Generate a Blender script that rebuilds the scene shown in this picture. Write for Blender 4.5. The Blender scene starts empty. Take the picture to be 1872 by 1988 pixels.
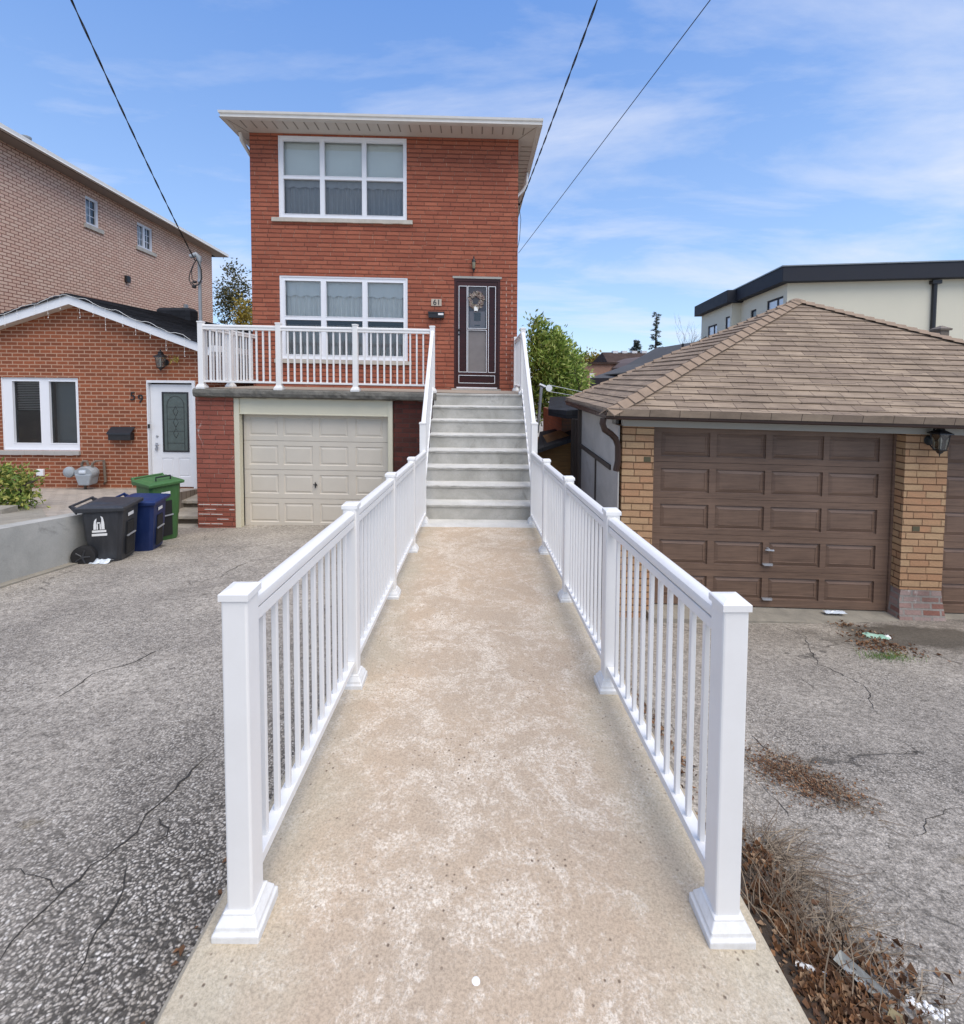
import bpy, math, random
from math import sin, cos, pi, radians, sqrt
from mathutils import Vector, Matrix, noise as mnoise
random.seed(7)
C = bpy.context.scene.collection
SC = bpy.context.scene
# ------------------------------------------------------------------ camera
EYE = Vector((0, 0, 2.8)); FOC = 900.0; PPX, PPY = 936.0, 772.0; W0, H0 = 1872.0, 1988.0
psi, pit, rol = radians(0.7), radians(2.5), radians(0.25)
FW = Vector((sin(psi)*cos(pit), cos(psi)*cos(pit), -sin(pit)))
r0 = Vector((cos(psi), -sin(psi), 0)); u0 = r0.cross(FW)
RT = r0*cos(rol) + u0*sin(rol); UP = u0*cos(rol) - r0*sin(rol)
def ray(u, v): return FW + RT*((u-PPX)/FOC) + UP*((PPY-v)/FOC)
cam_d = bpy.data.cameras.new("camera"); cam = bpy.data.objects.new("camera", cam_d); C.objects.link(cam)
SC.camera = cam
M = Matrix((RT, UP, -FW)).transposed().to_4x4(); M.translation = EYE; cam.matrix_world = M
cam_d.sensor_fit = 'HORIZONTAL'; cam_d.sensor_width = 36; cam_d.lens = FOC/W0*36
cam_d.shift_x = 0; cam_d.shift_y = -(H0/2-PPY)/W0
cam_d.clip_start = 0.02; cam_d.clip_end = 2000
# ------------------------------------------------------------------ frames: local building coordinates
class Frame:
    def __init__(s, ox, oy, th=0.0, k=0.0):
        s.ox, s.oy, s.th, s.k = ox, oy, radians(th), k
    def w(s, p):
        x, y, z = p
        return Vector((s.ox + x*cos(s.th) - y*sin(s.th), s.oy + x*sin(s.th) + y*cos(s.th), z - s.k*x))
    def px(s, u, v, ly=0.0):
        d = ray(u, v); n = Vector((-sin(s.th), cos(s.th), 0)); o = Vector((s.ox, s.oy, 0))
        t = (ly - n.dot(EYE-o))/n.dot(d); p = EYE + d*t
        lx = (p-o).dot(Vector((cos(s.th), sin(s.th), 0)))
        return lx, p.z + s.k*lx
    def rect(s, u0, v0, u1, v1, ly=0.0):
        um, vm = (u0+u1)/2, (v0+v1)/2
        return (s.px(u0, vm, ly)[0], s.px(u1, vm, ly)[0], s.px(um, v1, ly)[1], s.px(um, v0, ly)[1])
WF = Frame(0, 0)
def pz(u, v, zf):          # point of the ray on a height field z = zf(x, y)
    d = ray(u, v); t = 0.3
    for i in range(4000):
        p = EYE + d*t
        if p.z <= zf(p.x, p.y): return p
        t *= 1.003
    return p
def py(u, v, Y):
    d = ray(u, v); return EYE + d*((Y-EYE.y)/d.y)
# ------------------------------------------------------------------ object helpers
WL = {}                    # world location of each object's root
def tag(o, label=None, cat=None, group=None, kind=None):
    if label: o['label'] = label
    if cat: o['category'] = cat
    if group: o['group'] = group
    if kind: o['kind'] = kind
    return o
def thing(name, label, cat, loc=(0,0,0), group=None, rz=0.0):
    o = bpy.data.objects.new(name, None); C.objects.link(o); o.location = loc; o.rotation_euler = (0,0,rz)
    o.empty_display_size = 0.1; WL[o.name] = Vector(loc) if rz == 0 else Vector((0,0,0))
    return tag(o, label, cat, group)
class MB:
    def __init__(s, fr=WF): s.v = []; s.f = []; s.fr = fr; s.fm = []
    def add(s, vs, fs):
        n = len(s.v); s.v += [tuple(p) for p in vs]; s.f += [tuple(i+n for i in f) for f in fs]; return s
    def quad(s, a, b, c, d): return s.add([a,b,c,d], [(0,1,2,3)])
    def box(s, x0,x1,y0,y1,z0,z1):
        if x0>x1: x0,x1=x1,x0
        if y0>y1: y0,y1=y1,y0
        if z0>z1: z0,z1=z1,z0
        return s.add([(x0,y0,z0),(x1,y0,z0),(x1,y1,z0),(x0,y1,z0),(x0,y0,z1),(x1,y0,z1),(x1,y1,z1),(x0,y1,z1)],
            [(0,3,2,1),(4,5,6,7),(0,1,5,4),(1,2,6,5),(2,3,7,6),(3,0,4,7)])
    def tower(s, cx, cy, z, prof):     # square section, prof = [(halfwidth, height)...]
        vs = []; fs = []
        for h, dz in prof:
            hx, hy = (h if isinstance(h, tuple) else (h, h))
            vs += [(cx-hx,cy-hy,z+dz),(cx+hx,cy-hy,z+dz),(cx+hx,cy+hy,z+dz),(cx-hx,cy+hy,z+dz)]
        n = len(prof)
        for i in range(n-1):
            for j in range(4):
                a = i*4+j; b = i*4+(j+1)%4; fs.append((a,b,b+4,a+4))
        fs.append((3,2,1,0)); fs.append(tuple((n-1)*4+j for j in range(4)))
        return s.add(vs, fs)
    def tube(s, pts, r, n=8, cap=True):
        pts = [Vector(p) for p in pts]; rs = r if isinstance(r, (list,tuple)) else [r]*len(pts)
        vs = []; fs = []; m = len(pts)
        t0 = (pts[1]-pts[0]).normalized(); a = t0.orthogonal().normalized()
        for i, p in enumerate(pts):
            t = (pts[min(i+1,m-1)]-pts[max(i-1,0)])
            if t.length < 1e-9: t = t0
            t = t.normalized(); a = (a - t*a.dot(t))
            if a.length < 1e-6: a = t.orthogonal()
            a.normalize(); b = t.cross(a)
            for j in range(n):
                q = 2*pi*j/n; vs.append(p + (a*cos(q)+b*sin(q))*rs[i])
        for i in range(m-1):
            for j in range(n):
                x = i*n+j; y = i*n+(j+1)%n; fs.append((x,y,y+n,x+n))
        if cap: fs.append(tuple(range(n-1,-1,-1))); fs.append(tuple((m-1)*n+j for j in range(n)))
        return s.add(vs, fs)
    def lathe(s, cx, cy, z, prof, n=16, axis='z'):
        vs = []; fs = []
        for r, h in prof:
            for j in range(n):
                q = 2*pi*j/n
                if axis == 'z': vs.append((cx+r*cos(q), cy+r*sin(q), z+h))
                elif axis == 'y': vs.append((cx+r*cos(q), cy+h, z+r*sin(q)))
                else: vs.append((cx+h, cy+r*cos(q), z+r*sin(q)))
        for i in range(len(prof)-1):
            for j in range(n):
                a = i*n+j; b = i*n+(j+1)%n; fs.append((a,b,b+n,a+n))
        fs.append(tuple(range(n-1,-1,-1))); fs.append(tuple((len(prof)-1)*n+j for j in range(n)))
        return s.add(vs, fs)
    def sphere(s, c, r, n=10, m=6, sc=(1,1,1)):
        prof = [(max(1e-4, sin(pi*i/m)), -cos(pi*i/m)) for i in range(m+1)]
        k = len(s.v); s.lathe(0,0,0,prof,n)
        s.v[k:] = [(c[0]+p[0]*r*sc[0], c[1]+p[1]*r*sc[1], c[2]+p[2]*r*sc[2]) for p in s.v[k:]]; return s
    def prism(s, poly, y0, y1):        # poly in (x,z), extruded along y
        n = len(poly); vs = [(x,y0,z) for x,z in poly] + [(x,y1,z) for x,z in poly]
        fs = [tuple(range(n)), tuple(range(2*n-1,n-1,-1))] + [(i,i+n,(i+1)%n+n,(i+1)%n) for i in range(n)]
        return s.add(vs, fs)
    def slab(s, poly, z0, z1):         # poly in (x,y), z extrusion
        n = len(poly); f0 = z0 if callable(z0) else (lambda x,y: z0); f1 = z1 if callable(z1) else (lambda x,y: z1)
        vs = [(x,y,f0(x,y)) for x,y in poly] + [(x,y,f1(x,y)) for x,y in poly]
        fs = [tuple(range(n-1,-1,-1)), tuple(range(n,2*n))] + [(i,(i+1)%n,(i+1)%n+n,i+n) for i in range(n)]
        return s.add(vs, fs)
    def extr(s, prof, A, B):           # profile (w,h) swept from A to B keeping ends vertical
        A = Vector(A); B = Vector(B); d = B-A; side = Vector((d.y,-d.x,0)).normalized(); n = len(prof)
        vs = [A+side*w+Vector((0,0,h)) for w,h in prof] + [B+side*w+Vector((0,0,h)) for w,h in prof]
        fs = [tuple(range(n)), tuple(range(2*n-1,n-1,-1))] + [(i,i+n,(i+1)%n+n,(i+1)%n) for i in range(n)]
        return s.add(vs, fs)
    def holed(s, x0,x1,z0,z1, holes, y, depth=0.0):
        xs = sorted(set([x0,x1]+[a for h in holes for a in h[:2] if x0<a<x1])); zs = sorted(set([z0,z1]+[a for h in holes for a in h[2:] if z0<a<z1]))
        for i in range(len(xs)-1):
            for j in range(len(zs)-1):
                cx=(xs[i]+xs[i+1])/2; cz=(zs[j]+zs[j+1])/2
                if any(h[0]<cx<h[1] and h[2]<cz<h[3] for h in holes): continue
                s.quad((xs[i],y,zs[j]),(xs[i+1],y,zs[j]),(xs[i+1],y,zs[j+1]),(xs[i],y,zs[j+1]))
        if depth:
            for a,b,c,d in holes:
                s.quad((a,y,c),(a,y,d),(a,y+depth,d),(a,y+depth,c)); s.quad((b,y,c),(b,y+depth,c),(b,y+depth,d),(b,y,d))
                s.quad((a,y,d),(b,y,d),(b,y+depth,d),(a,y+depth,d)); s.quad((a,y,c),(a,y+depth,c),(b,y+depth,c),(b,y,c))
        return s
    def panels(s, x0,x1,z0,z1, rects, y, prof, thick=0.04):
        s.holed(x0,x1,z0,z1,rects,y)
        for a,b,c,d in rects:
            prev = (a,b,c,d,y)
            for ins, dep in prof:
                cur = (a+ins,b-ins,c+ins,d-ins,y+dep)
                pa=[(prev[0],prev[4],prev[2]),(prev[1],prev[4],prev[2]),(prev[1],prev[4],prev[3]),(prev[0],prev[4],prev[3])]
                ca=[(cur[0],cur[4],cur[2]),(cur[1],cur[4],cur[2]),(cur[1],cur[4],cur[3]),(cur[0],cur[4],cur[3])]
                for i in range(4): s.quad(pa[i],pa[(i+1)%4],ca[(i+1)%4],ca[i])
                prev = cur
            s.quad((prev[0],prev[4],prev[2]),(prev[1],prev[4],prev[2]),(prev[1],prev[4],prev[3]),(prev[0],prev[4],prev[3]))
        # rim and back
        t = y+thick
        s.quad((x0,y,z0),(x0,y,z1),(x0,t,z1),(x0,t,z0)); s.quad((x1,y,z0),(x1,t,z0),(x1,t,z1),(x1,y,z1))
        s.quad((x0,y,z1),(x1,y,z1),(x1,t,z1),(x0,t,z1)); s.quad((x0,y,z0),(x0,t,z0),(x1,t,z0),(x1,y,z0)); s.quad((x0,t,z0),(x0,t,z1),(x1,t,z1),(x1,t,z0))
        return s
    def build(s, name, mat, parent=None, bevel=0, smooth=False, at=None, seg=2, recalc=False):
        vs = [s.fr.w(p) for p in s.v]
        if parent is not None: off = WL[parent.name]
        elif at is not None: off = Vector(at)
        else:
            xs=[p.x for p in vs]; ys=[p.y for p in vs]; zs=[p.z for p in vs]
            off = Vector(((min(xs)+max(xs))/2,(min(ys)+max(ys))/2,min(zs)))
        me = bpy.data.meshes.new(name); me.from_pydata([tuple(p-off) for p in vs], [], s.f)
        if recalc:
            import bmesh
            bm = bmesh.new(); bm.from_mesh(me); bmesh.ops.recalc_face_normals(bm, faces=bm.faces); bm.to_mesh(me); bm.free()
        me.validate()
        uvl = me.uv_layers.new(name='uv'); loc = s.v
        for pl in me.polygons:        # metric box/slope projection in the building's own frame
            idx = list(pl.vertices); P = [Vector(loc[i]) if i < len(loc) else Vector() for i in idx]
            n = Vector((0,0,0))
            for i in range(len(P)): n += P[i].cross(P[(i+1)%len(P)])
            n = n.normalized() if n.length > 1e-12 else Vector((0,0,1))
            if n.z < 0: n = -n
            if n.z > 0.97: tx, ty = Vector((1,0,0)), Vector((0,1,0))
            else:
                tx = Vector((0,0,1)).cross(n)
                if abs(tx.x) >= abs(tx.y): tx = tx if tx.x > 0 else -tx
                else: tx = tx if tx.y > 0 else -tx
                tx.normalize(); ty = n.cross(tx)
                if ty.z < 0: ty = -ty
            for li, p in zip(pl.loop_indices, P): uvl.data[li].uv = (p.dot(tx), p.dot(ty))
        if smooth:
            for pl in me.polygons: pl.use_smooth = True
            if smooth != 'full':
                try: me.set_sharp_from_angle(angle=radians(40))
                except Exception: pass
        ms = mat if isinstance(mat, (list,tuple)) else [mat]
        for m_ in ms: me.materials.append(m_)
        o = bpy.data.objects.new(name, me); C.objects.link(o)
        if parent is not None: o.parent = parent; WL[o.name] = off
        else: o.location = off; WL[o.name] = off
        if bevel:
            md = o.modifiers.new('bevel','BEVEL'); md.width = bevel; md.segments = seg; md.limit_method = 'ANGLE'; md.angle_limit = radians(35)
            md.use_clamp_overlap = True
        return o
def text_mb(txt, x, z, size, y, depth=0.01, fr=WF, b=None, shear=0):
    cu = bpy.data.curves.new('t','FONT'); cu.body = txt; cu.size = size; cu.extrude = depth/2; cu.shear = shear; cu.resolution_u = 3
    o = bpy.data.objects.new('t', cu); C.objects.link(o); dg = bpy.context.evaluated_depsgraph_get()
    me = bpy.data.meshes.new_from_object(o.evaluated_get(dg)); b = b or MB(fr)
    b.add([(x+p.co.x, y-p.co.z, z+p.co.y) for p in me.vertices], [tuple(q.vertices) for q in me.polygons])
    bpy.data.objects.remove(o); bpy.data.curves.remove(cu); bpy.data.meshes.remove(me); return b
# ------------------------------------------------------------------ materials
class NT:
    def __init__(s, name):
        s.m = bpy.data.materials.new(name); s.m.use_nodes = True; s.t = s.m.node_tree; s.t.nodes.clear()
        s.out = s.t.nodes.new('ShaderNodeOutputMaterial')
    def n(s, typ, ins=None, **kw):
        nd = s.t.nodes.new('ShaderNode'+typ)
        for k, v in kw.items(): setattr(nd, k, v)
        for k, v in (ins or {}).items(): s.set(nd, k, v)
        return nd
    def set(s, nd, k, v):
        sock = nd.inputs[k]
        if isinstance(v, bpy.types.NodeSocket): s.t.links.new(v, sock)
        elif isinstance(v, bpy.types.Node): s.t.links.new(v.outputs[0], sock)
        else:
            if isinstance(v, tuple) and len(v) == 3 and sock.type == 'RGBA': v = v+(1,)
            sock.default_value = v
    def uv(s): return s.n('UVMap', uv_map='uv').outputs[0]
    def obj(s): return s.n('TexCoord').outputs['Object']
    def geo(s): return s.n('NewGeometry').outputs['Position']
    def noise(s, vec, scale, detail=4, rough=0.55, dist=0.0):
        return s.n('TexNoise', {'Vector':vec,'Scale':scale,'Detail':detail,'Roughness':rough,'Distortion':dist}).outputs[0]
    def ramp(s, fac, stops):
        r = s.n('ValToRGB', {'Fac':fac}); e = r.color_ramp.elements
        while len(e) < len(stops): e.new(0.5)
        for i, (p, c) in enumerate(stops): e[i].position = p; e[i].color = (tuple(c)+(1,)) if isinstance(c, (tuple,list)) else (c,c,c,1)
        return r.outputs[0]
    def mix(s, f, a, b, mode='MIX'):
        nd = s.n('Mix', data_type='RGBA', blend_type=mode)
        for i, v in ((0,f),(6,a),(7,b)):
            sock = nd.inputs[i]
            if isinstance(v, bpy.types.NodeSocket): s.t.links.new(v, sock)
            else: sock.default_value = (v+(1,) if isinstance(v, tuple) and len(v)==3 else v)
        return nd.outputs[2]
    def math(s, op, a, b=0.0, clamp=False):
        nd = s.n('Math', operation=op, use_clamp=clamp)
        for i, v in ((0,a),(1,b)):
            if isinstance(v, bpy.types.NodeSocket): s.t.links.new(v, nd.inputs[i])
            else: nd.inputs[i].default_value = v
        return nd.outputs[0]
    def map(s, vec, sc=(1,1,1), loc=(0,0,0), rot=(0,0,0)):
        return s.n('Mapping', {'Vector':vec,'Scale':sc,'Location':loc,'Rotation':rot}).outputs[0]
    def bump(s, h, strength=0.3, dist=0.01, nrm=None):
        nd = s.n('Bump', {'Height':h,'Strength':strength,'Distance':dist})
        if nrm is not None: s.set(nd, 'Normal', nrm)
        return nd.outputs[0]
    def fin(s, col, rough=0.7, nrm=None, metal=0.0, spec=0.5, **kw):
        p = s.n('BsdfPrincipled', {'Base Color':col,'Roughness':rough,'Metallic':metal,'Specular IOR Level':spec})
        if nrm is not None: s.set(p, 'Normal', nrm)
        for k, v in kw.items(): s.set(p, k, v)
        s.t.links.new(p.outputs[0], s.out.inputs[0]); return s.m
def plain(name, col, rough=0.6, var=0.12, scale=6, bump=0.0, bscale=80, metal=0.0, spec=0.5, coord='geo'):
    t = NT(name); g = t.geo() if coord=='geo' else t.obj()
    nz = t.noise(g, scale, 5)
    c = t.mix(nz, tuple(x*(1-var) for x in col), tuple(min(1,x*(1+var)) for x in col))
    r = t.math('ADD', t.math('MULTIPLY', nz, 0.2), rough-0.1)
    return t.fin(c, r, t.bump(t.noise(g, bscale, 4), bump, 0.01) if bump else None, metal, spec)
def brick(name, c1, c2, mortar, bw, rh, ms, rough=0.85, bstr=0.8, smooth=0.1, var=0.25, mvar=None, off=0.5, stain=None, squash=1.0):
    t = NT(name); uv = t.uv()
    wob = t.n('VectorMath', {0:uv, 1:t.n('VectorMath', {0:t.n('TexNoise',{'Vector':uv,'Scale':9.0,'Detail':2.0}).outputs[1], 'Scale':0.006}, operation='SCALE').outputs[0]}, operation='ADD').outputs[0]
    b = t.n('TexBrick', {'Vector':wob,'Scale':1.0,'Mortar Size':ms,'Mortar Smooth':smooth,'Bias':0.0,'Brick Width':bw,'Row Height':rh,'Color1':c1,'Color2':c2,'Mortar':mortar}, offset=off)
    col = b.outputs[0]; fac = b.outputs[1]
    nz = t.noise(uv, 2.2, 6, 0.6); nf = t.noise(uv, 45, 4, 0.7)
    col = t.mix(t.math('MULTIPLY', t.ramp(nz, [(0.3,1.0),(0.7,0.0)]), var), col, (0.02,0.015,0.012), 'MIX')
    col = t.mix(0.35, col, t.ramp(nf, [(0.3,0.35),(0.7,1.0)]), 'MULTIPLY')
    if stain is not None: col = t.mix(t.ramp(t.noise(uv, 3.1, 6, 0.7, 0.6), [(0.60,0.0),(0.68,stain[1])]), col, stain[0])
    h = t.math('ADD', t.math('MULTIPLY', fac, -1.0), t.math('MULTIPLY', nf, 0.45))
    return t.fin(col, rough, t.bump(h, bstr, 0.012), spec=0.25)

def brick2(name, c1, c2, bed, head, bw, rh, ms, hs, var=0.2, bstr=1.0, blot=None):
    t = NT(name); uv = t.uv()
    wob = t.n('VectorMath', {0:uv, 1:t.n('VectorMath', {0:t.n('TexNoise',{'Vector':uv,'Scale':7.0,'Detail':4.0}).outputs[1], 'Scale':0.011}, operation='SCALE').outputs[0]}, operation='ADD').outputs[0]
    s = t.n('SeparateXYZ', {0:wob}); v = t.math('DIVIDE', s.outputs[1], rh); row = t.math('FLOOR', v); fv = t.math('FRACT', v)
    wr = t.n('TexWhiteNoise', {'W':row}, noise_dimensions='1D').outputs[0]
    u = t.math('ADD', t.math('DIVIDE', s.outputs[0], bw), wr); fu = t.math('FRACT', u); idv = t.n('CombineXYZ', {0:t.math('FLOOR', u), 1:row}).outputs[0]
    rnd = t.n('TexWhiteNoise', {'Vector':idv}, noise_dimensions='2D').outputs[0]
    bm = t.n('MapRange', {0:t.math('MINIMUM', fv, t.math('SUBTRACT',1.0,fv)),1:ms/rh*0.45,2:ms/rh*0.95,3:1.0,4:0.0}).outputs[0]
    hm = t.n('MapRange', {0:t.math('MULTIPLY', t.math('MINIMUM', fu, t.math('SUBTRACT',1.0,fu)), bw),1:hs*0.3,2:hs*0.8,3:1.0,4:0.0}).outputs[0]
    nf = t.noise(uv, 50, 5, 0.75); nm = t.noise(t.map(uv,(1.0,3.5,1)), 6, 6, 0.7); nb = t.noise(uv, 0.8, 4, 0.6)
    c = t.mix(rnd, c1, c2); c = t.mix(t.ramp(nm,[(0.35,0.0),(0.7,0.55)]), c, tuple(x*0.62 for x in c1)); c = t.mix(t.math('MULTIPLY',t.ramp(nb,[(0.35,1.0),(0.65,0.0)]),var), c, tuple(x*0.5 for x in c2))
    c = t.mix(0.4, c, t.ramp(nf, [(0.3,0.45),(0.7,1.0)]), 'MULTIPLY')
    c = t.mix(t.math('MULTIPLY', hm, 0.8), c, t.mix(t.ramp(t.noise(uv,4,5,0.7),[(0.45,0.0),(0.6,1.0)]), bed, head))
    c = t.mix(t.math('MULTIPLY', bm, 0.85), c, t.mix(t.ramp(t.noise(t.map(uv,(1,2,1)),3,6,0.75),[(0.56,0.0),(0.72,0.7)]), bed, head))  # bed joints coloured dark to draw the shadow under each brick course
    if blot: c = t.mix(t.ramp(t.noise(uv,2.6,7,0.75,0.8),[(0.63,0.0),(0.70,blot[1])]), c, blot[0])
    h = t.math('ADD', t.math('MULTIPLY', t.math('MAXIMUM', bm, t.math('MULTIPLY',hm,0.6)), -1.0), t.math('MULTIPLY', nf, 0.5))
    h = t.math('ADD', h, t.math('MULTIPLY', rnd, 0.3))
    return t.fin(c, 0.85, t.bump(h, bstr, 0.014), spec=0.2)
mw = {}
mw['white_rail'] = (lambda: (lambda t: t.fin(t.mix(t.ramp(t.noise(t.geo(),3.5,6,0.7),[(0.45,0.0),(0.8,0.35)]), (0.79,0.78,0.755), (0.68,0.66,0.62)), t.math('ADD',t.math('MULTIPLY',t.noise(t.geo(),30,3),0.15),0.28), t.bump(t.noise(t.geo(),14,3),0.05,0.01), spec=0.45))(NT('white_powder_coat')))()
mw['rail_base'] = (lambda t: t.fin(t.mix(t.ramp(t.noise(t.geo(),22,6,0.75),[(0.42,0.0),(0.75,0.55)]), (0.74,0.74,0.72), (0.50,0.47,0.42)), 0.5, t.bump(t.noise(t.geo(),60,4),0.12,0.004)))(NT('scuffed_base'))
mw['white_trim'] = plain('white_trim', (0.78,0.79,0.80), 0.45, 0.05, 5, 0.05)
mw['vinyl'] = plain('white_vinyl', (0.80,0.81,0.83), 0.35, 0.03, 4)
mw['soffit'] = plain('soffit', (0.62,0.58,0.52), 0.55, 0.10, 4, 0.03)
mw['gutter'] = plain('eave_gutter', (0.66,0.64,0.59), 0.4, 0.12, 6, 0.05)
mw['darkslot'] = plain('dark_slot', (0.10,0.09,0.08), 0.9)
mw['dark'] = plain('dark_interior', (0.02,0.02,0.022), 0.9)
mw['black'] = plain('black_metal', (0.018,0.018,0.02), 0.4, 0.3, 30, 0.1)
mw['rubber'] = plain('black_rubber', (0.012,0.012,0.013), 0.7, 0.3, 30, 0.1)
mw['wire'] = plain('wire_black', (0.02,0.02,0.02), 0.6)
mw['steel'] = plain('grey_steel', (0.40,0.41,0.43), 0.4, 0.15, 12, 0.1, metal=0.5)
mw['brass'] = plain('brass', (0.45,0.33,0.10), 0.35, 0.2, 20, metal=0.8)
mw['dkblue'] = plain('navy_fascia', (0.014,0.017,0.026), 0.75, 0.3, 3, 0.05)
mw['glasslamp'] = plain('lamp_glass', (0.55,0.55,0.50), 0.15, 0.2, 30, spec=0.8)
mw['greymetal'] = plain('meter_grey', (0.30,0.33,0.35), 0.45, 0.2, 12, 0.1)
mw['rust'] = plain('rusty_pipe', (0.16,0.13,0.10), 0.7, 0.4, 20, 0.2)
mw['brick61'] = brick2('red_rug_brick', (0.55,0.185,0.108), (0.40,0.122,0.075), (0.17,0.062,0.042), (0.56,0.31,0.21), 0.27, 0.089, 0.0155, 0.011, 0.3, 1.0)
mw['brickpier'] = brick2('red_pier_brick', (0.47,0.155,0.105), (0.35,0.11,0.078), (0.17,0.075,0.055), (0.58,0.36,0.28), 0.235, 0.083, 0.010, 0.008, 0.3, 1.0, ((0.60,0.53,0.49),0.6))
mw['brick59'] = brick('orange_brick', (0.37,0.115,0.052), (0.245,0.08,0.04), (0.55,0.33,0.22), 0.215, 0.0735, 0.0095, bstr=0.5, var=0.12)
mw['brickpink'] = brick('pink_brick', (0.88,0.64,0.48), (0.80,0.53,0.39), (0.33,0.155,0.11), 0.23, 0.088, 0.013, bstr=0.5, var=0.08, smooth=0.3)
mw['brickyel'] = brick2('yellow_brick', (0.65,0.44,0.25), (0.58,0.31,0.17), (0.15,0.08,0.045), (0.40,0.24,0.13), 0.215, 0.080, 0.009, 0.007, 0.25, 1.0)
mw['bricksalmon'] = brick('salmon_brick', (0.50,0.29,0.20), (0.42,0.24,0.17), (0.34,0.24,0.19), 0.22, 0.08, 0.008, bstr=0.2, var=0.1)
mw['stucco'] = plain('cream_stucco', (0.70,0.66,0.52), 0.9, 0.05, 0.8, 0.2, 60)
mw['cream_paint'] = plain('cream_paint', (0.66,0.62,0.47), 0.5, 0.05, 3, 0.06, 40)
mw['gdoor'] = plain('beige_garage_door', (0.62,0.565,0.47), 0.45, 0.10, 2.5, 0.05, 60)
mw['greyhead'] = plain('grey_header', (0.36,0.35,0.31), 0.5, 0.08, 3, 0.05)
mw['brownmetal'] = plain('brown_gutter', (0.035,0.018,0.014), 0.3, 0.3, 5, 0.05)
mw['leafred'] = None
def concrete(name, a, b, dark=(0.12,0.11,0.10), sc=2.5, pit=0.5, bs=0.4):
    t = NT(name); g = t.geo(); n1 = t.noise(g, sc, 8, 0.65, 0.4); n2 = t.noise(g, 60, 5, 0.7)
    c = t.mix(t.ramp(n1, [(0.35,0.0),(0.65,1.0)]), a, b); c = t.mix(0.3, c, t.ramp(n2, [(0.25,0.5),(0.7,1.0)]), 'MULTIPLY')
    c = t.mix(t.math('MULTIPLY', t.ramp(t.noise(g, sc*1.7, 7, 0.75, 0.8), [(0.56,0.0),(0.72,1.0)]), pit), c, dark)
    return t.fin(c, 0.85, t.bump(t.math('ADD', t.math('MULTIPLY',n1,0.6), t.math('MULTIPLY',n2,0.4)), bs, 0.015), spec=0.2)
mw['conc'] = concrete('stair_concrete', (0.52,0.505,0.46), (0.36,0.35,0.31), (0.19,0.175,0.145), 2.6, 0.6)
mw['concrough'] = concrete('rough_slab_edge', (0.20,0.19,0.165), (0.11,0.105,0.09), (0.05,0.05,0.045), 6, 0.6, 1.0)
mw['concwall'] = concrete('retaining_concrete', (0.50,0.49,0.45), (0.36,0.36,0.33), (0.16,0.16,0.145), 1.6, 0.6)
mw['concapron'] = concrete('apron_concrete', (0.36,0.33,0.27), (0.26,0.24,0.20), (0.12,0.11,0.09), 4, 0.5)
mw['panelgrey'] = concrete('grey_panel', (0.56,0.53,0.49), (0.43,0.41,0.375), (0.26,0.22,0.18), 1.3, 0.5, 0.15)
def path_mat():
    t = NT('path_concrete'); g = t.geo()
    big = t.noise(g, 2.4, 9, 0.78, 0.9); med = t.noise(g, 17, 8, 0.80, 0.6); fine = t.noise(g, 110, 5, 0.75)
    c = t.mix(t.ramp(t.noise(g,1.3,5,0.6), [(0.35,0.0),(0.65,1.0)]), (0.56,0.435,0.31), (0.505,0.405,0.30))
    m = t.ramp(t.math('ADD', t.math('MULTIPLY',big,0.55), t.math('MULTIPLY',med,0.45)), [(0.475,0.0),(0.56,1.0)])
    m = t.math('MULTIPLY', m, t.ramp(t.noise(g,85,4,0.85), [(0.44,0.05),(0.56,1.0)]))
    c = t.mix(m, c, (0.80,0.71,0.585))
    # greyish weathering along the two edges, ragged
    x = t.n('SeparateXYZ', {0:g}).outputs[0]
    ed = t.math('ADD', t.math('ABSOLUTE', t.math('SUBTRACT', x, 0.025)), t.math('MULTIPLY', t.math('SUBTRACT', t.noise(g,2.0,6,0.7), 0.5), 0.7))
    c = t.mix(t.ramp(ed, [(0.45,0.0),(0.78,0.75)]), c, (0.52,0.465,0.35))
    v = t.n('TexVoronoi', {'Vector':g,'Scale':46.0,'Randomness':1.0}); spots = t.ramp(v.outputs[0], [(0.12,1.0),(0.25,0.0)])
    sel = t.ramp(t.n('SeparateColor',{0:v.outputs[1]}).outputs[0], [(0.66,0.0),(0.74,1.0)])
    dk = t.math('MULTIPLY', t.math('MULTIPLY', spots, sel), t.ramp(t.noise(g,3.3,4,0.6), [(0.42,0.1),(0.6,0.9)]))
    c = t.mix(dk, c, (0.13,0.09,0.06))
    c = t.mix(0.5, c, t.ramp(t.noise(g,120,4,0.85), [(0.34,0.30),(0.58,1.0)]), 'MULTIPLY')
    h = t.math('ADD', t.math('MULTIPLY',fine,0.8), t.math('MULTIPLY',med,0.5))
    h = t.math('SUBTRACT', h, t.math('MULTIPLY', dk, 1.0))
    return t.fin(c, 0.9, t.bump(h, 0.45, 0.006), spec=0.15)
mw['path'] = path_mat()
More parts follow.
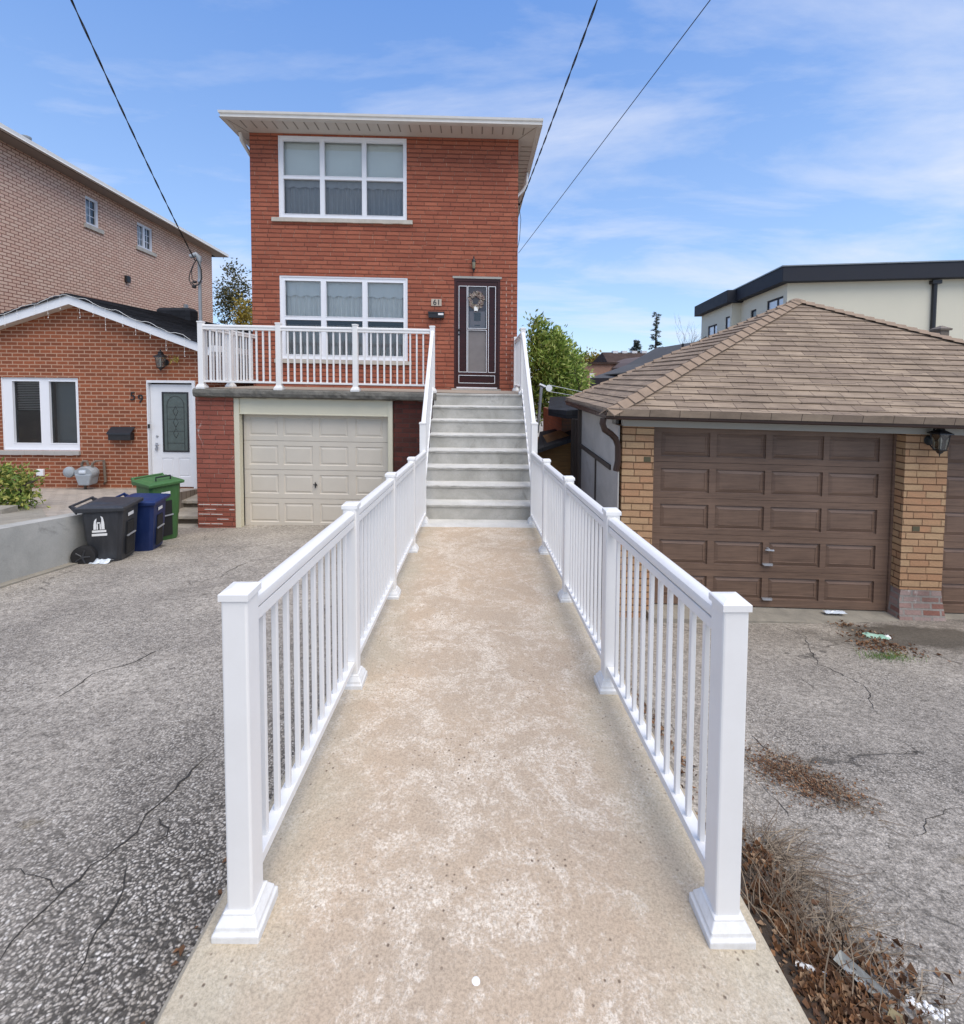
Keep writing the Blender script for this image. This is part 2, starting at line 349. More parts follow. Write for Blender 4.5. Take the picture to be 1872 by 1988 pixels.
def asphalt_mat():
    t = NT('weathered_asphalt'); g = t.geo()
    # stones of two sizes
    gw = t.n('VectorMath', {0:g, 1:t.n('VectorMath', {0:t.n('TexNoise',{'Vector':g,'Scale':60.0}).outputs[1],'Scale':0.008}, operation='SCALE').outputs[0]}, operation='ADD').outputs[0]
    v1 = t.n('TexVoronoi', {'Vector':t.n('VectorMath', {0:gw, 1:t.n('VectorMath', {0:t.n('TexNoise',{'Vector':g,'Scale':14.0,'Detail':3.0}).outputs[1],'Scale':0.030}, operation='SCALE').outputs[0]}, operation='ADD').outputs[0],'Scale':95.0}); v2 = t.n('TexVoronoi', {'Vector':gw,'Scale':210.0})
    r1 = t.n('SeparateColor',{0:v1.outputs[1]}); r2 = t.n('SeparateColor',{0:v2.outputs[1]})
    st1 = t.ramp(r1.outputs[0], [(0.0,(0.15,0.14,0.12)),(0.35,(0.31,0.285,0.25)),(0.68,(0.54,0.505,0.455)),(0.88,(0.74,0.71,0.66)),(1.0,(0.92,0.90,0.86))])
    st2 = t.ramp(r2.outputs[1], [(0.0,(0.16,0.145,0.13)),(0.6,(0.40,0.37,0.33)),(1.0,(0.74,0.71,0.66))])
    big = t.noise(g, 0.55, 6, 0.6, 0.3); mid = t.noise(g, 3.2, 7, 0.7, 0.5)
    c = t.mix(t.ramp(t.noise(g,5,4,0.6), [(0.4,0.25),(0.6,0.75)]), st1, st2)
    edge = t.ramp(v1.outputs[0], [(0.32,1.0),(0.66,0.16)])
    c = t.mix(1.0, c, edge, 'MULTIPLY')
    # worn smooth grey film between the stones on the driven parts
    c = t.mix(t.ramp(t.math('ADD', t.math('MULTIPLY',big,0.6), t.math('MULTIPLY',mid,0.4)), [(0.40,0.28),(0.58,0.72)]), c, t.mix(t.ramp(t.noise(g,28,5,0.8),[(0.38,0.0),(0.62,1.0)]), (0.25,0.23,0.20), (0.74,0.69,0.615)))
    c = t.mix(t.math('MULTIPLY', t.ramp(mid, [(0.52,0.0),(0.70,1.0)]), 0.35), c, (0.09,0.085,0.075))
    sp = t.n('SeparateXYZ',{0:g})
    # dark gravelly strip where the surface has ravelled beside the walkway
    wx = t.math('ADD', sp.outputs[0], t.math('MULTIPLY', t.math('SUBTRACT', t.noise(g,1.6,6,0.7),0.5), 0.9))
    near = t.ramp(sp.outputs[1], [(0.0,1.0),(1.0,0.0)])
    yy = t.n('MapRange', {0:sp.outputs[1],1:1.6,2:4.6,3:1.0,4:0.0}).outputs[0]
    strip = t.math('MULTIPLY', t.n('MapRange', {0:wx,1:-1.9,2:-1.05,3:0.0,4:1.0}).outputs[0], yy)
    strip = t.math('MULTIPLY', strip, t.n('MapRange', {0:sp.outputs[0],1:0.0,2:0.1,3:1.0,4:0.0}).outputs[0])
    c = t.mix(t.math('MULTIPLY', strip, 0.8), c, t.mix(1.0, t.mix(t.ramp(t.noise(g,40,3,0.6),[(0.45,0.1),(0.6,0.8)]), st1, st2), t.ramp(v1.outputs[0], [(0.30,1.0),(0.60,0.08)]), 'MULTIPLY'))
    # cracks
    gc = t.n('VectorMath', {0:g, 1:t.n('VectorMath', {0:t.n('TexNoise',{'Vector':g,'Scale':3.0,'Detail':5.0}).outputs[1],'Scale':0.35}, operation='SCALE').outputs[0]}, operation='ADD').outputs[0]
    cr = t.n('TexVoronoi', {'Vector':t.map(gc,(0.8,0.42,1),(0.3,0.1,0),(0,0,0.35)),'Scale':1.0}, feature='DISTANCE_TO_EDGE').outputs[0]
    crk = t.math('MULTIPLY', t.ramp(cr, [(0.0,1.0),(0.008,0.0)]), t.ramp(t.noise(g,1.3,4,0.6), [(0.50,0.0),(0.58,0.8)]))
    c = t.mix(t.math('MULTIPLY',crk,0.85), c, (0.03,0.028,0.025))
    # damp oily stain in front of the brown garage doors
    dv = t.n('VectorMath', {0:t.map(g,(0.62,1.5,0),(-0.62*4.45,-1.5*4.55,0))}, operation='LENGTH').outputs[1]
    stn = t.ramp(t.math('ADD', dv, t.math('MULTIPLY', t.math('SUBTRACT', t.noise(g,2.6,6,0.65),0.5), 1.3)), [(0.42,0.8),(0.72,0.0)])
    c = t.mix(stn, c, (0.085,0.075,0.06))
    mm = t.ramp(t.noise(g,2.1,6,0.7,0.5), [(0.66,0.0),(0.74,0.45)])
    c = t.mix(mm, c, (0.17,0.13,0.05))
    c = t.mix(1.0, c, t.mix(t.ramp(t.noise(g,0.9,5,0.65,0.4),[(0.38,0.0),(0.62,1.0)]), (0.76,0.735,0.70), (0.99,0.96,0.91)), 'MULTIPLY')
    c = t.mix(t.math('MULTIPLY', t.ramp(t.noise(g,70,3,0.8),[(0.30,1.0),(0.44,0.0)]), 0.75), c, (0.05,0.045,0.04))
    h = t.math('ADD', t.math('MULTIPLY', v1.outputs[0], -1.0), t.math('MULTIPLY', v2.outputs[0], -0.4))
    h = t.math('SUBTRACT', h, t.math('MULTIPLY', crk, 2.0))
    return t.fin(c, 0.8, t.bump(h, 0.5, 0.006), spec=0.3)
mw['asphalt'] = asphalt_mat()
def shingle(name, a, b, dark, tw=0.325, rh=0.108):
    t = NT(name); uv = t.uv()
    wob = t.n('VectorMath', {0:uv, 1:t.n('VectorMath', {0:t.n('TexNoise',{'Vector':uv,'Scale':5.0,'Detail':3.0}).outputs[1], 'Scale':0.012}, operation='SCALE').outputs[0]}, operation='ADD').outputs[0]
    bt = t.n('TexBrick', {'Vector':wob,'Scale':1.0,'Mortar Size':0.0035,'Mortar Smooth':0.2,'Brick Width':tw,'Row Height':rh,'Color1':a,'Color2':b,'Mortar':dark}, offset=0.37, offset_frequency=2)
    n1 = t.noise(uv, 1.3, 6, 0.65); nf = t.noise(uv, 160, 3, 0.8); nm = t.noise(t.map(uv,(1.0,3.0,1)), 6, 5, 0.7)
    c = t.mix(t.ramp(n1, [(0.35,0.0),(0.68,0.55)]), bt.outputs[0], tuple(x*0.55 for x in b))
    c = t.mix(0.5, c, t.ramp(nm, [(0.3,0.55),(0.7,1.0)]), 'MULTIPLY'); c = t.mix(0.4, c, t.ramp(nf, [(0.3,0.4),(0.7,1.0)]), 'MULTIPLY')
    return t.fin(c, 0.9, t.bump(t.math('ADD',t.math('MULTIPLY',nf,0.4),t.math('MULTIPLY',bt.outputs[1],-1.0)), 0.5, 0.008), spec=0.15)
mw['shing'] = shingle('brown_shingles', (0.47,0.365,0.265), (0.32,0.245,0.185), (0.05,0.035,0.03))
mw['shingcap'] = plain('hip_cap_shingle', (0.29,0.215,0.155), 0.9, 0.3, 9, 0.5, 200, spec=0.15)
mw['shingdark'] = shingle('charcoal_shingles', (0.055,0.058,0.066), (0.035,0.037,0.043), (0.01,0.01,0.01))
mw['shingbrown'] = shingle('dark_brown_shingles', (0.12,0.08,0.065), (0.09,0.06,0.05), (0.04,0.03,0.03))
def wood(name, a, b, rough=0.45):
    t = NT(name); g = t.geo(); n1 = t.noise(t.map(g,(1.2,1.2,22)), 2.0, 7, 0.65, 0.6); n2 = t.noise(g, 1.2, 5, 0.6)
    c = t.mix(t.ramp(n1, [(0.3,0.0),(0.7,1.0)]), a, b); c = t.mix(t.ramp(n2, [(0.4,0.0),(0.75,0.35)]), c, tuple(x*1.6 for x in a))
    return t.fin(c, t.math('ADD',t.math('MULTIPLY',n1,0.2),rough-0.1), t.bump(n1,0.15,0.004), spec=0.35)
mw['browndoor'] = wood('brown_stained_wood', (0.205,0.132,0.092), (0.110,0.071,0.052))
mw['mahog'] = wood('dark_red_wood', (0.060,0.018,0.015), (0.030,0.011,0.010), 0.3)
mw['redpane'] = wood('red_side_panel', (0.042,0.006,0.005), (0.018,0.004,0.004), 0.2)
mw['plywood'] = wood('weathered_plywood', (0.22,0.12,0.04), (0.10,0.06,0.025), 0.8)
def glass(name, refl=0.12, tint=(0.96,0.98,0.97)):
    t = NT(name); fr = t.n('Fresnel', {'IOR':1.5}); f = t.math('ADD', t.math('MULTIPLY', fr.outputs[0], 1.0), refl, True)
    a = t.n('BsdfTransparent', {'Color':tint}); b = t.n('BsdfGlossy', {'Color':(0.9,0.93,0.95),'Roughness':0.03, 'Normal':t.bump(t.noise(t.geo(),1.5,2),0.02,0.02)})
    m = t.n('MixShader', {0:f,1:a.outputs[0],2:b.outputs[0]}); t.t.links.new(m.outputs[0], t.out.inputs[0]); return t.m
mw['glass'] = glass('window_glass', 0.03)
mw['glassgreen'] = glass('frosted_glass', 0.10, (0.35,0.42,0.40))
mw['curtain'] = plain('grey_curtain', (0.74,0.74,0.71), 0.95, 0.08, 5)
mw['curtainw'] = plain('cream_curtain', (0.88,0.86,0.80), 0.95, 0.06, 5)
mw['valance'] = plain('white_valance', (0.85,0.85,0.81), 0.95, 0.05, 5)
mw['blind'] = plain('pale_blind', (0.80,0.82,0.77), 0.9, 0.04, 2)
def leafmat(name, cols, trans=0.25, rough=0.5):
    t = NT(name); r = t.n('NewGeometry').outputs['Random Per Island']
    c = t.ramp(r, [(i/(len(cols)-1) if len(cols)>1 else 0, c) for i, c in enumerate(cols)])
    p = t.n('BsdfPrincipled', {'Base Color':c,'Roughness':rough,'Specular IOR Level':0.3}); tr = t.n('BsdfTranslucent', {'Color':c})
    m = t.n('MixShader', {0:trans,1:p.outputs[0],2:tr.outputs[0]}); t.t.links.new(m.outputs[0], t.out.inputs[0]); return t.m
mw['leafg'] = leafmat('green_leaves', [(0.09,0.14,0.03),(0.20,0.31,0.06),(0.36,0.47,0.10),(0.55,0.60,0.22)])
mw['leafdk'] = leafmat('olive_leaves', [(0.03,0.035,0.018),(0.07,0.075,0.03),(0.16,0.13,0.05),(0.10,0.10,0.04)])
mw['leafyel'] = leafmat('yellow_leaves', [(0.30,0.22,0.04),(0.42,0.32,0.06),(0.20,0.19,0.05)])
mw['leafcon'] = leafmat('conifer_needles', [(0.018,0.035,0.028),(0.035,0.055,0.04),(0.06,0.07,0.045)], 0.05)
mw['leaftan'] = leafmat('tan_foliage', [(0.22,0.17,0.08),(0.30,0.24,0.13),(0.16,0.17,0.07)])
mw['leafshrub'] = leafmat('shrub_leaves', [(0.05,0.10,0.02),(0.16,0.24,0.05),(0.32,0.36,0.08),(0.45,0.42,0.12)])
mw['leafdry'] = leafmat('dry_brown_leaves', [(0.05,0.028,0.016),(0.12,0.06,0.03),(0.24,0.12,0.055),(0.09,0.045,0.025),(0.16,0.085,0.045),(0.42,0.29,0.18)], 0.1, 0.7)
mw['straw'] = leafmat('dry_stems', [(0.07,0.048,0.033),(0.15,0.11,0.075),(0.30,0.24,0.17),(0.045,0.033,0.024)], 0.0, 0.8)
mw['grass'] = leafmat('green_grass', [(0.04,0.10,0.015),(0.09,0.19,0.03),(0.20,0.24,0.06)], 0.2)
mw['bark'] = plain('bark', (0.085,0.065,0.05), 0.9, 0.4, 14, 0.5, 40)
for nm, col in (('binblack',(0.035,0.037,0.042)),('binblue',(0.010,0.026,0.105)),('bingreen',(0.05,0.135,0.042))):
    t = NT(nm+'_plastic'); g = t.geo()
    c = t.mix(t.ramp(t.noise(t.map(g,(4,4,0.6)),5,6,0.7),[(0.45,0.0),(0.8,0.35)]), col, tuple(min(1,x*1.8+0.03) for x in col))
    mw[nm] = t.fin(c, 0.45, t.bump(t.noise(g,40,4),0.12,0.004), spec=0.4)
mw['decal'] = plain('white_decal', (0.78,0.78,0.76), 0.6, 0.1, 20)
mw['plastic'] = plain('crumpled_plastic', (0.62,0.68,0.74), 0.25, 0.2, 20, 0.4, 30, spec=0.7)
# ================================================================== SETTING
def cl(x, a, b): return max(a, min(b, x))
def sm(x, a, b): t = cl((x-a)/(b-a), 0, 1); return t*t*(3-2*t)
def zL(x, y): return 1.296 - 0.138*cl(y, 0.3, 7.9)
def zR(x, y): return 1.25 - 0.237*cl(y, 0.3, 5.25)
def zG(x, y):
    t = sm(x, -0.6, 0.6); z = zL(x,y)*(1-t) + zR(x,y)*t
    if -6 < x < 10 and -1 < y < 9: z += 0.012*(mnoise.noise(Vector((x*0.7, y*0.7, 0.3))))+0.006*mnoise.noise(Vector((x*2.5,y*2.5,1)))
    return z
def zP(x, y): return 1.3 - 0.0667*cl(y, 0.0, 6.2) - (0.032-0.020*sm(y,2.5,6.0))*cl((x+0.675)/1.4,-0.1,1.15)
def sheet(xs, ys, zf):
    b = MB(); nx = len(xs); b.add([(x,y,zf(x,y)) for y in ys for x in xs], [(j*nx+i,j*nx+i+1,(j+1)*nx+i+1,(j+1)*nx+i) for j in range(len(ys)-1) for i in range(nx-1)]); return b
def rng(a, b, s): n = int(round((b-a)/s)); return [a+(b-a)*i/n for i in range(n+1)]
gx = [-400,-120,-40,-20,-10]+rng(-7,9,0.16)+[12,20,40,120,400]; gy = [-300,-60,-15,-4]+rng(-1,9,0.16)+[12,20,40,120,500]
tag(sheet(gx,gy,zG).build('driveway', mw['asphalt'], smooth='full', at=(0,0,0)), kind='structure')
b = MB()
ys = [-3,-1]+rng(0,5.78,0.34); n = len(ys)
def wob(y, s): return 0.008*mnoise.noise(Vector((y*3, s*5, 0)))
for i in range(n-1):
    y0,y1 = ys[i],ys[i+1]; L0,L1 = -0.786+wob(y0,1),-0.786+wob(y1,1); R0,R1 = 0.848+wob(y0,2),0.848+wob(y1,2)
    c = 0.018
    P = lambda x,y,d: (x,y,zP(x,y)-d)
    rows = [[P(L0,y0,1.0),P(L0,y0,c),P(L0+c,y0,0),P(R0-c,y0,0),P(R0,y0,c),P(R0,y0,1.0)],[P(L1,y1,1.0),P(L1,y1,c),P(L1+c,y1,0),P(R1-c,y1,0),P(R1,y1,c),P(R1,y1,1.0)]]
    b.add(rows[0]+rows[1], [(k,k+1,k+7,k+6) for k in range(5)])
b.quad((-0.786,5.78,-0.1),(-0.786,5.78,zP(-0.786,5.78)),(0.848,5.78,zP(0.848,5.78)),(0.848,5.78,-0.1))
tag(b.build('path', mw['path'], at=(0,0,0)), kind='structure')
# white drop of paint on the path
p = pz(924,1907,zP); b = MB(); b.lathe(p.x,p.y,p.z,[(0.011,0.0),(0.0115,0.0012),(0.008,0.002)],14)
tag(b.build('gum_spot', mw['decal']), 'small flattened white chewing gum spot on the beige walkway', 'gum')
# patio of the neighbour, retaining wall
def zPat(x, y): return 1.296+0.575 - 0.142*cl(y, 0.3, 9.3)
tp = NT('patio_pavers'); g = tp.geo()
gg = tp.n('VectorMath', {0:g,1:tp.n('VectorMath',{0:tp.n('TexNoise',{'Vector':g,'Scale':9.0}).outputs[1],'Scale':0.03},operation='SCALE').outputs[0]}, operation='ADD').outputs[0]
bt = tp.n('TexBrick', {'Vector':tp.map(gg,(1,1,1),(0,0,0),(0,0,0)),'Scale':1.0,'Mortar Size':0.007,'Mortar Smooth':0.3,'Brick Width':0.22,'Row Height':0.13,'Color1':(0.47,0.41,0.34),'Color2':(0.37,0.33,0.28),'Mortar':(0.15,0.13,0.11)})
mw['pavers'] = tp.fin(tp.mix(0.4, bt.outputs[0], tp.ramp(tp.noise(g,3,6,0.7),[(0.3,0.5),(0.7,1.0)]),'MULTIPLY'), 0.85, tp.bump(tp.math('MULTIPLY',bt.outputs[1],-1.0),0.6,0.01))
b = MB(); poly = [(-14,-3),(-5.12,-3),(-5.12,6.25),(-5.45,6.25),(-5.45,9.35),(-14,9.35)]
b.slab(poly, lambda x,y: 0.0, lambda x,y: zPat(x,y)); 
o = sheet([-14,-5.12],[-3,0.3,6.25],zPat); o2 = sheet([-14,-5.45],[6.25,9.35],zPat); 
m = MB(); m.add(o.v,o.f); m.add(o2.v,o2.f); m.quad((-5.45,6.25,0),(-5.45,9.35,0),(-5.45,9.35,zPat(0,9.35)),(-5.45,6.25,zPat(0,6.25))); m.quad((-5.12,6.25,0),(-5.45,6.25,0),(-5.45,6.25,zPat(0,6.25)),(-5.12,6.25,zPat(0,6.25)))
tag(m.build('patio', mw['pavers'], at=(-9,3,0.4)), kind='structure')
b = MB(); tw = lambda x,y: zPat(x,y)+0.025
for i in range(12):
    y0 = -3+ (6.3+3)*i/12; y1 = -3+(6.3+3)*(i+1)/12
    b.slab([(-5.12,y0),(-4.9,y0),(-4.9,y1),(-5.12,y1)], 0.2, tw)
tag(b.build('retaining_wall', mw['concwall'], at=(-5,1.5,0.4)), 'low stained concrete retaining wall sloping down behind the wheeled bins', 'wall')
b = MB(); b.slab([(-4.9,1.5),(-4.72,1.5),(-4.78,4),(-4.8,6.3),(-4.9,6.3)], lambda x,y: zL(x,y)-0.1, lambda x,y: zL(x,y)+0.018)
tag(b.build('path_edging', mw['concapron'], at=(-4.8,4,0.6)), kind='structure')
# slab on the neighbour's patio beside the shrub
b = MB(); b.slab([(-9,3.5),(-5.14,3.5),(-5.14,5.55),(-5.9,6.3),(-9,6.5)], lambda x,y: zPat(x,y)-0.02, lambda x,y: zPat(x,y)+0.02)
tag(b.build('patio_border', mw['concapron'], at=(-7,5,0.9)), kind='structure')

# ================================================================== WHITE RAILINGS
railw = mw['white_rail']
MC = {}
def inst(name, key, maker, parent, loc, label=None):
    """a copy of a shared mesh under a thing"""
    if key not in MC:
        o = maker(); MC[key] = o.data; MC[key+'_m'] = [(m.width) for m in o.modifiers]; bpy.data.objects.remove(o)
    o = bpy.data.objects.new(name, MC[key]); C.objects.link(o); o.parent = parent
    o.location = Vector(loc) - WL[parent.name]; WL[o.name] = Vector(loc)
    for w in MC[key+'_m']:
        md = o.modifiers.new('bevel','BEVEL'); md.width = w; md.segments = 2; md.limit_method='ANGLE'; md.angle_limit = radians(35)
    return o
def MBB(b, name, bevel=0): return b.build(name, mw['rail_base'], at=(0,0,0), bevel=bevel)
def mk(b, name, bevel=0): return b.build(name, railw, at=(0,0,0), bevel=bevel)
def post(parent, x, y, z, h=1.0, w=0.0725, fl=0):
    k = f'post{h:.3f}{w:.3f}'
    p = inst('post', k, lambda: mk(MB().box(-w/2,w/2,-w/2,w/2,-0.02,h-0.03),'post',0.006), parent, (x,y,z))
    WL[p.name] = Vector((x,y,z))
    def cap():
        return mk(MB().tower(0,0,h-0.034,[(w/2+0.0045,0),(w/2+0.005,0.0),(w/2+0.005,0.019),(w/2+0.001,0.022),(0.018,0.0265)]),'post_cap',0.0015)
    def base():
        q = w/2
        return MBB(MB().tower(0,0,-0.012,[(q+0.030,0),(q+0.030,0.036),(q+0.0235,0.041),(q+0.0215,0.052),(q+0.014,0.064),(q+0.0085,0.073),(q+0.0085,0.078),(q+0.002,0.080)]),'post_base',0.0035)
    inst('post_cap', k+'cap', cap, p, (x,y,z)); inst('post_base', k+'base', base, p, (x,y,z)); return p
CAPP = [(-0.027,0.0),(-0.029,0.018),(-0.027,0.030),(-0.017,0.038),(-0.006,0.041),(0.006,0.041),(0.017,0.038),(0.027,0.030),(0.029,0.018),(0.027,0.0)]
def rect_p(w, h0, h1): return [(-w/2,h0),(-w/2,h1),(w/2,h1),(w/2,h0)]
def rail(parent, A, B, nb, hr=0.985, clear=0.105, wp=0.075, bw=0.0175, lowname='bottom_rail', sc=1.0):
    """rail section between post centres A and B (points on the walking surface)"""
    A = Vector(A); B = Vector(B); d = B-A; L = Vector((d.x,d.y,0)).length; e = d*(wp/2/L)
    a, c = A+e, B-e
    prof = [(w*sc, h) for w,h in CAPP]
    MB().extr(prof, a+Vector((0,0,hr-0.073)), c+Vector((0,0,hr-0.073))).build('top_rail', railw, parent, smooth=True)
    b = MB(); b.extr(rect_p(0.020*sc,-0.010,0.001), a+Vector((0,0,hr-0.073)), c+Vector((0,0,hr-0.073)))
    b.extr(rect_p(0.050*sc,-0.043,-0.008), a+Vector((0,0,hr-0.073)), c+Vector((0,0,hr-0.073))).build('sub_rail', railw, parent, bevel=0.002)
    MB().extr(rect_p(0.044*sc,0,0.032), a+Vector((0,0,clear)), c+Vector((0,0,clear))).build(lowname, railw, parent, bevel=0.002)
    s = d.z/L; hb = hr-0.073-0.036-clear-0.03 ; key = f'bal{hb:.3f}{bw:.3f}{s:.3f}'
    for i in range(nb):
        t = (i+1)/(nb+1); P = a + (c-a)*t
        inst('baluster', key, lambda: MB().box(-bw/2,bw/2,-bw/2,bw/2,-0.004-abs(s)*bw,hb+0.006+abs(s)*bw).build('baluster', railw, at=(0,0,0), bevel=0.002, seg=1), parent, (P.x,P.y,P.z+clear+0.03))
XL, XR = 0.025-0.694, 0.025+0.708
PY = [1.30, 2.466, 3.625, 4.785, 5.98]
for side, X, lab in ((0,XL,'white metal railing along the left edge of the beige walkway'),(1,XR,'white metal railing along the right edge of the beige walkway')):
    t = thing('railing', lab, 'railing', (X, PY[0], zP(0,PY[0])), 'railings lining the walkway')
    for i, y in enumerate(PY[:4]):
        post(t, X, y, zP(X,y))
    for i in range(4): 
        B_ = (X, PY[i+1], zP(X,PY[i+1]))
        rail(t, (X,PY[i],zP(X,PY[i])), B_, 11)

# ================================================================== HOUSE 61
H = Frame(0.03, 0.0, 0, 0.015)      # frame y = world y
YF, YW = 7.8, 9.75                   # porch front, facade
zd = H.px(925, 764, YF)[1]           # deck level
zf61 = 0.17
# stairs (own slight fall)
S = Frame(0.03, 0, 0, 0.008)
y0s = 6.10; zs0 = zP(0,6.0)+0.012; rise = (zd-zs0)/8; run = (YF-y0s)/7
mw['treadc'] = concrete('skylit_tread_concrete', (0.66,0.65,0.61), (0.54,0.53,0.49), (0.42,0.41,0.37), 3.0, 0.35)  # paler stair concrete: sky light on the upward faces put into the colour
st = thing('staircase', 'grey concrete staircase of eight steps rising between white railings', 'stairs', (0.03, y0s, zs0))
def slabrough(b, x0,x1,y0,y1,z0,z1, seed, amp=0.010, nose=0.012):
    n = 26; xs = [x0+(x1-x0)*i/n for i in range(n+1)]
    pr = []
    for x in xs:
        q = mnoise.noise(Vector((x*6, seed*3.7, 0)))*amp; q2 = mnoise.noise(Vector((x*11, seed*3.7, 4)))*amp*0.8
        pr.append([(x,y1,z1),(x,y0+q*0.5-nose+0.012,z1),(x,y0-nose+q*0.4,z1-0.010+q2*0.4),(x,y0-nose+q*0.5+0.002,z1-0.034+q2),(x,y0+0.004+q*0.5,z1-0.042+q2),(x,y0+0.002+q*0.4,(z0+z1)/2),(x,y0,z0)])
    m = len(pr[0])
    for i in range(n): b.add(pr[i]+pr[i+1], [(k,k+1,m+k+1,m+k) for k in range(m-1)])
    for q, s in ((0,1),(n,-1)): b.add(pr[q]+[(xs[q],y1,z0)], [tuple(range(m,-1,-1)) if s>0 else tuple(range(m+1))])
for i in range(8):
    z1 = zs0+rise*(i+1); ya = y0s+run*i; yb = YF+0.02
    b = MB(S); slabrough(b, -0.745, 0.745, ya, yb if i<7 else yb+0.2, zs0+rise*i-(0 if i else 0.02), z1 if i<7 else z1-0.004, i)
    so_ = b.build('step', mw['conc'], st)
    if i < 7:
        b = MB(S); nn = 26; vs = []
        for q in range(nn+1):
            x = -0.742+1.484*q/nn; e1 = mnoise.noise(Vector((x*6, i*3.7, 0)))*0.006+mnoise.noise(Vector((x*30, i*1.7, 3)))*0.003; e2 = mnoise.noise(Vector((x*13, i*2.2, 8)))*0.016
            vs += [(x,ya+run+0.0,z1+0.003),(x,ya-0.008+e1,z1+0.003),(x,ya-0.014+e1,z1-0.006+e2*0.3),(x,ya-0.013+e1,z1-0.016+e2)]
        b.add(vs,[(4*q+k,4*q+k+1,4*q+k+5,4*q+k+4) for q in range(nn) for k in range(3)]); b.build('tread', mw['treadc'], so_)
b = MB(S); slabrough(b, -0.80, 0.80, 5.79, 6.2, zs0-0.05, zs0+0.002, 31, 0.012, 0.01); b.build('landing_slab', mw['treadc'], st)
b = MB(S)   # brick flank under the flight
for i in range(8): b.box(-0.735,0.735, y0s+run*i+0.05, YF+0.1 if i==7 else y0s+run*(i+1)+0.05, -0.1, zs0+rise*i-0.03)
b.build('stair_base', mw['brickpier'], st)
# house
hs = thing('brick_house', 'tall two storey red brick house with white windows above a beige garage', 'house', (-1.9, YW, 0.2))
xl = H.px(486.5,400,YW)[0]; xr = H.px(1006,400,YW)[0]
ztop = H.px(900,268,YW)[1]
uw = H.rect(540.5,265.5,789.7,425.5,YW); lw = H.rect(543.5,537,791.6,699,YW); dr = H.rect(881.7,541,970.9,753,YW); dr = (dr[0],dr[1],zd+0.035,dr[3])
YB = 19.5
b = MB(H); b.holed(xl,xr,zd-0.3,ztop,[uw,lw,dr],YW,0.11)
b.quad((xl,YW,0),(xl,YW,ztop),(xl,YB,ztop),(xl,YB,0)); b.quad((xr,YW,0),(xr,YB,0),(xr,YB,ztop),(xr,YW,ztop)); b.quad((xl,YB,0),(xl,YB,ztop),(xr,YB,ztop),(xr,YB,0))
b.build('wall', mw['brick61'], hs)
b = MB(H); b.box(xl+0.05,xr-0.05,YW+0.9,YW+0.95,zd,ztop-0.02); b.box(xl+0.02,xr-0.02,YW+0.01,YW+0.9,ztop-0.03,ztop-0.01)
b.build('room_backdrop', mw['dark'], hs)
# light mortar ticks of the stacked headers right of the door
b = MB(H)
for k in range(18):
    for q, u in ((0,983.2),(1,994.2)):
        xx, zz = H.px(u, 549+q*3+k*11.6, YW); hh = 0.052+0.018*random.random()
        if zz > zd+0.15: b.box(xx-0.008,xx+0.008,YW-0.003,YW+0.01,zz-hh/2-0.02*q,zz+hh/2-0.02*q)
b.build('mortar_joint', plain('pale_mortar',(0.46,0.31,0.25),0.9,0.3,20), hs)
# windows
def win(fr, parent, r, cols, rows, y, name='window', sill=None, fw=None, thick=0.07, rec=0.02, sillmat=None, mat=None, glassm=None):
    """r outer rect; cols/rows pane rects limits in local coords"""
    holes = [(c[0],c[1],w[0],w[1]) for c in cols for w in rows]
    b = MB(fr); b.panels(r[0],r[1],r[2],r[3],[],y+rec,[],thick) if False else None
    b.holed(r[0],r[1],r[2],r[3],holes,y+rec,0.045)
    t = y+rec+thick
    b.quad((r[0],y+rec,r[2]),(r[0],y+rec,r[3]),(r[0],t,r[3]),(r[0],t,r[2])); b.quad((r[1],y+rec,r[2]),(r[1],t,r[2]),(r[1],t,r[3]),(r[1],y+rec,r[3]))
    b.quad((r[0],y+rec,r[3]),(r[1],y+rec,r[3]),(r[1],t,r[3]),(r[0],t,r[3])); b.quad((r[0],y+rec,r[2]),(r[0],t,r[2]),(r[1],t,r[2]),(r[1],y+rec,r[2]))
    w = b.build(name, mat or mw['vinyl'], parent)
    b = MB(fr)   # slim sash beads round every pane, and outer brickmould
    for a,c,d,e in holes:
        q = 0.012
        for x0_,x1_,z0_,z1_ in ((a-q,a,d-q,e+q),(c,c+q,d-q,e+q),(a,c,e,e+q),(a,c,d-q,d)): b.box(x0_,x1_,y+rec-0.007,y+rec+0.004,z0_,z1_)
    q = 0.028
    for x0_,x1_,z0_,z1_ in ((r[0]+0.001,r[0]+q,r[2],r[3]),(r[1]-q,r[1]-0.001,r[2],r[3]),(r[0]+q,r[1]-q,r[3]-q,r[3]-0.001),(r[0]+q,r[1]-q,r[2]+0.001,r[2]+q)): b.box(x0_,x1_,y+rec-0.014,y+rec+0.004,z0_,z1_)
    b.build('frame', mat or mw['vinyl'], w, bevel=0.002, seg=1)
    b = MB(fr)
    for a,c,d,e in holes: b.quad((a,y+rec+0.04,d),(c,y+rec+0.04,d),(c,y+rec+0.04,e),(a,y+rec+0.04,e))
    b.build('pane', glassm or mw['glass'], w)
    if sill:
        b = MB(fr); n = 14
        for i in range(n):
            xa = sill[0]+(sill[1]-sill[0])*i/n; xb = sill[0]+(sill[1]-sill[0])*(i+1)/n
            b.box(xa,xb,y-0.055+0.006*random.random(),y+0.06,sill[2]+0.008*random.random(),sill[3]-0.002*random.random())
        b.build('sill', sillmat or mw['stone'], w)
    return w
mw['stone'] = concrete('limestone_sill', (0.60,0.56,0.48), (0.50,0.46,0.39), (0.28,0.25,0.2), 5, 0.4, 0.5)
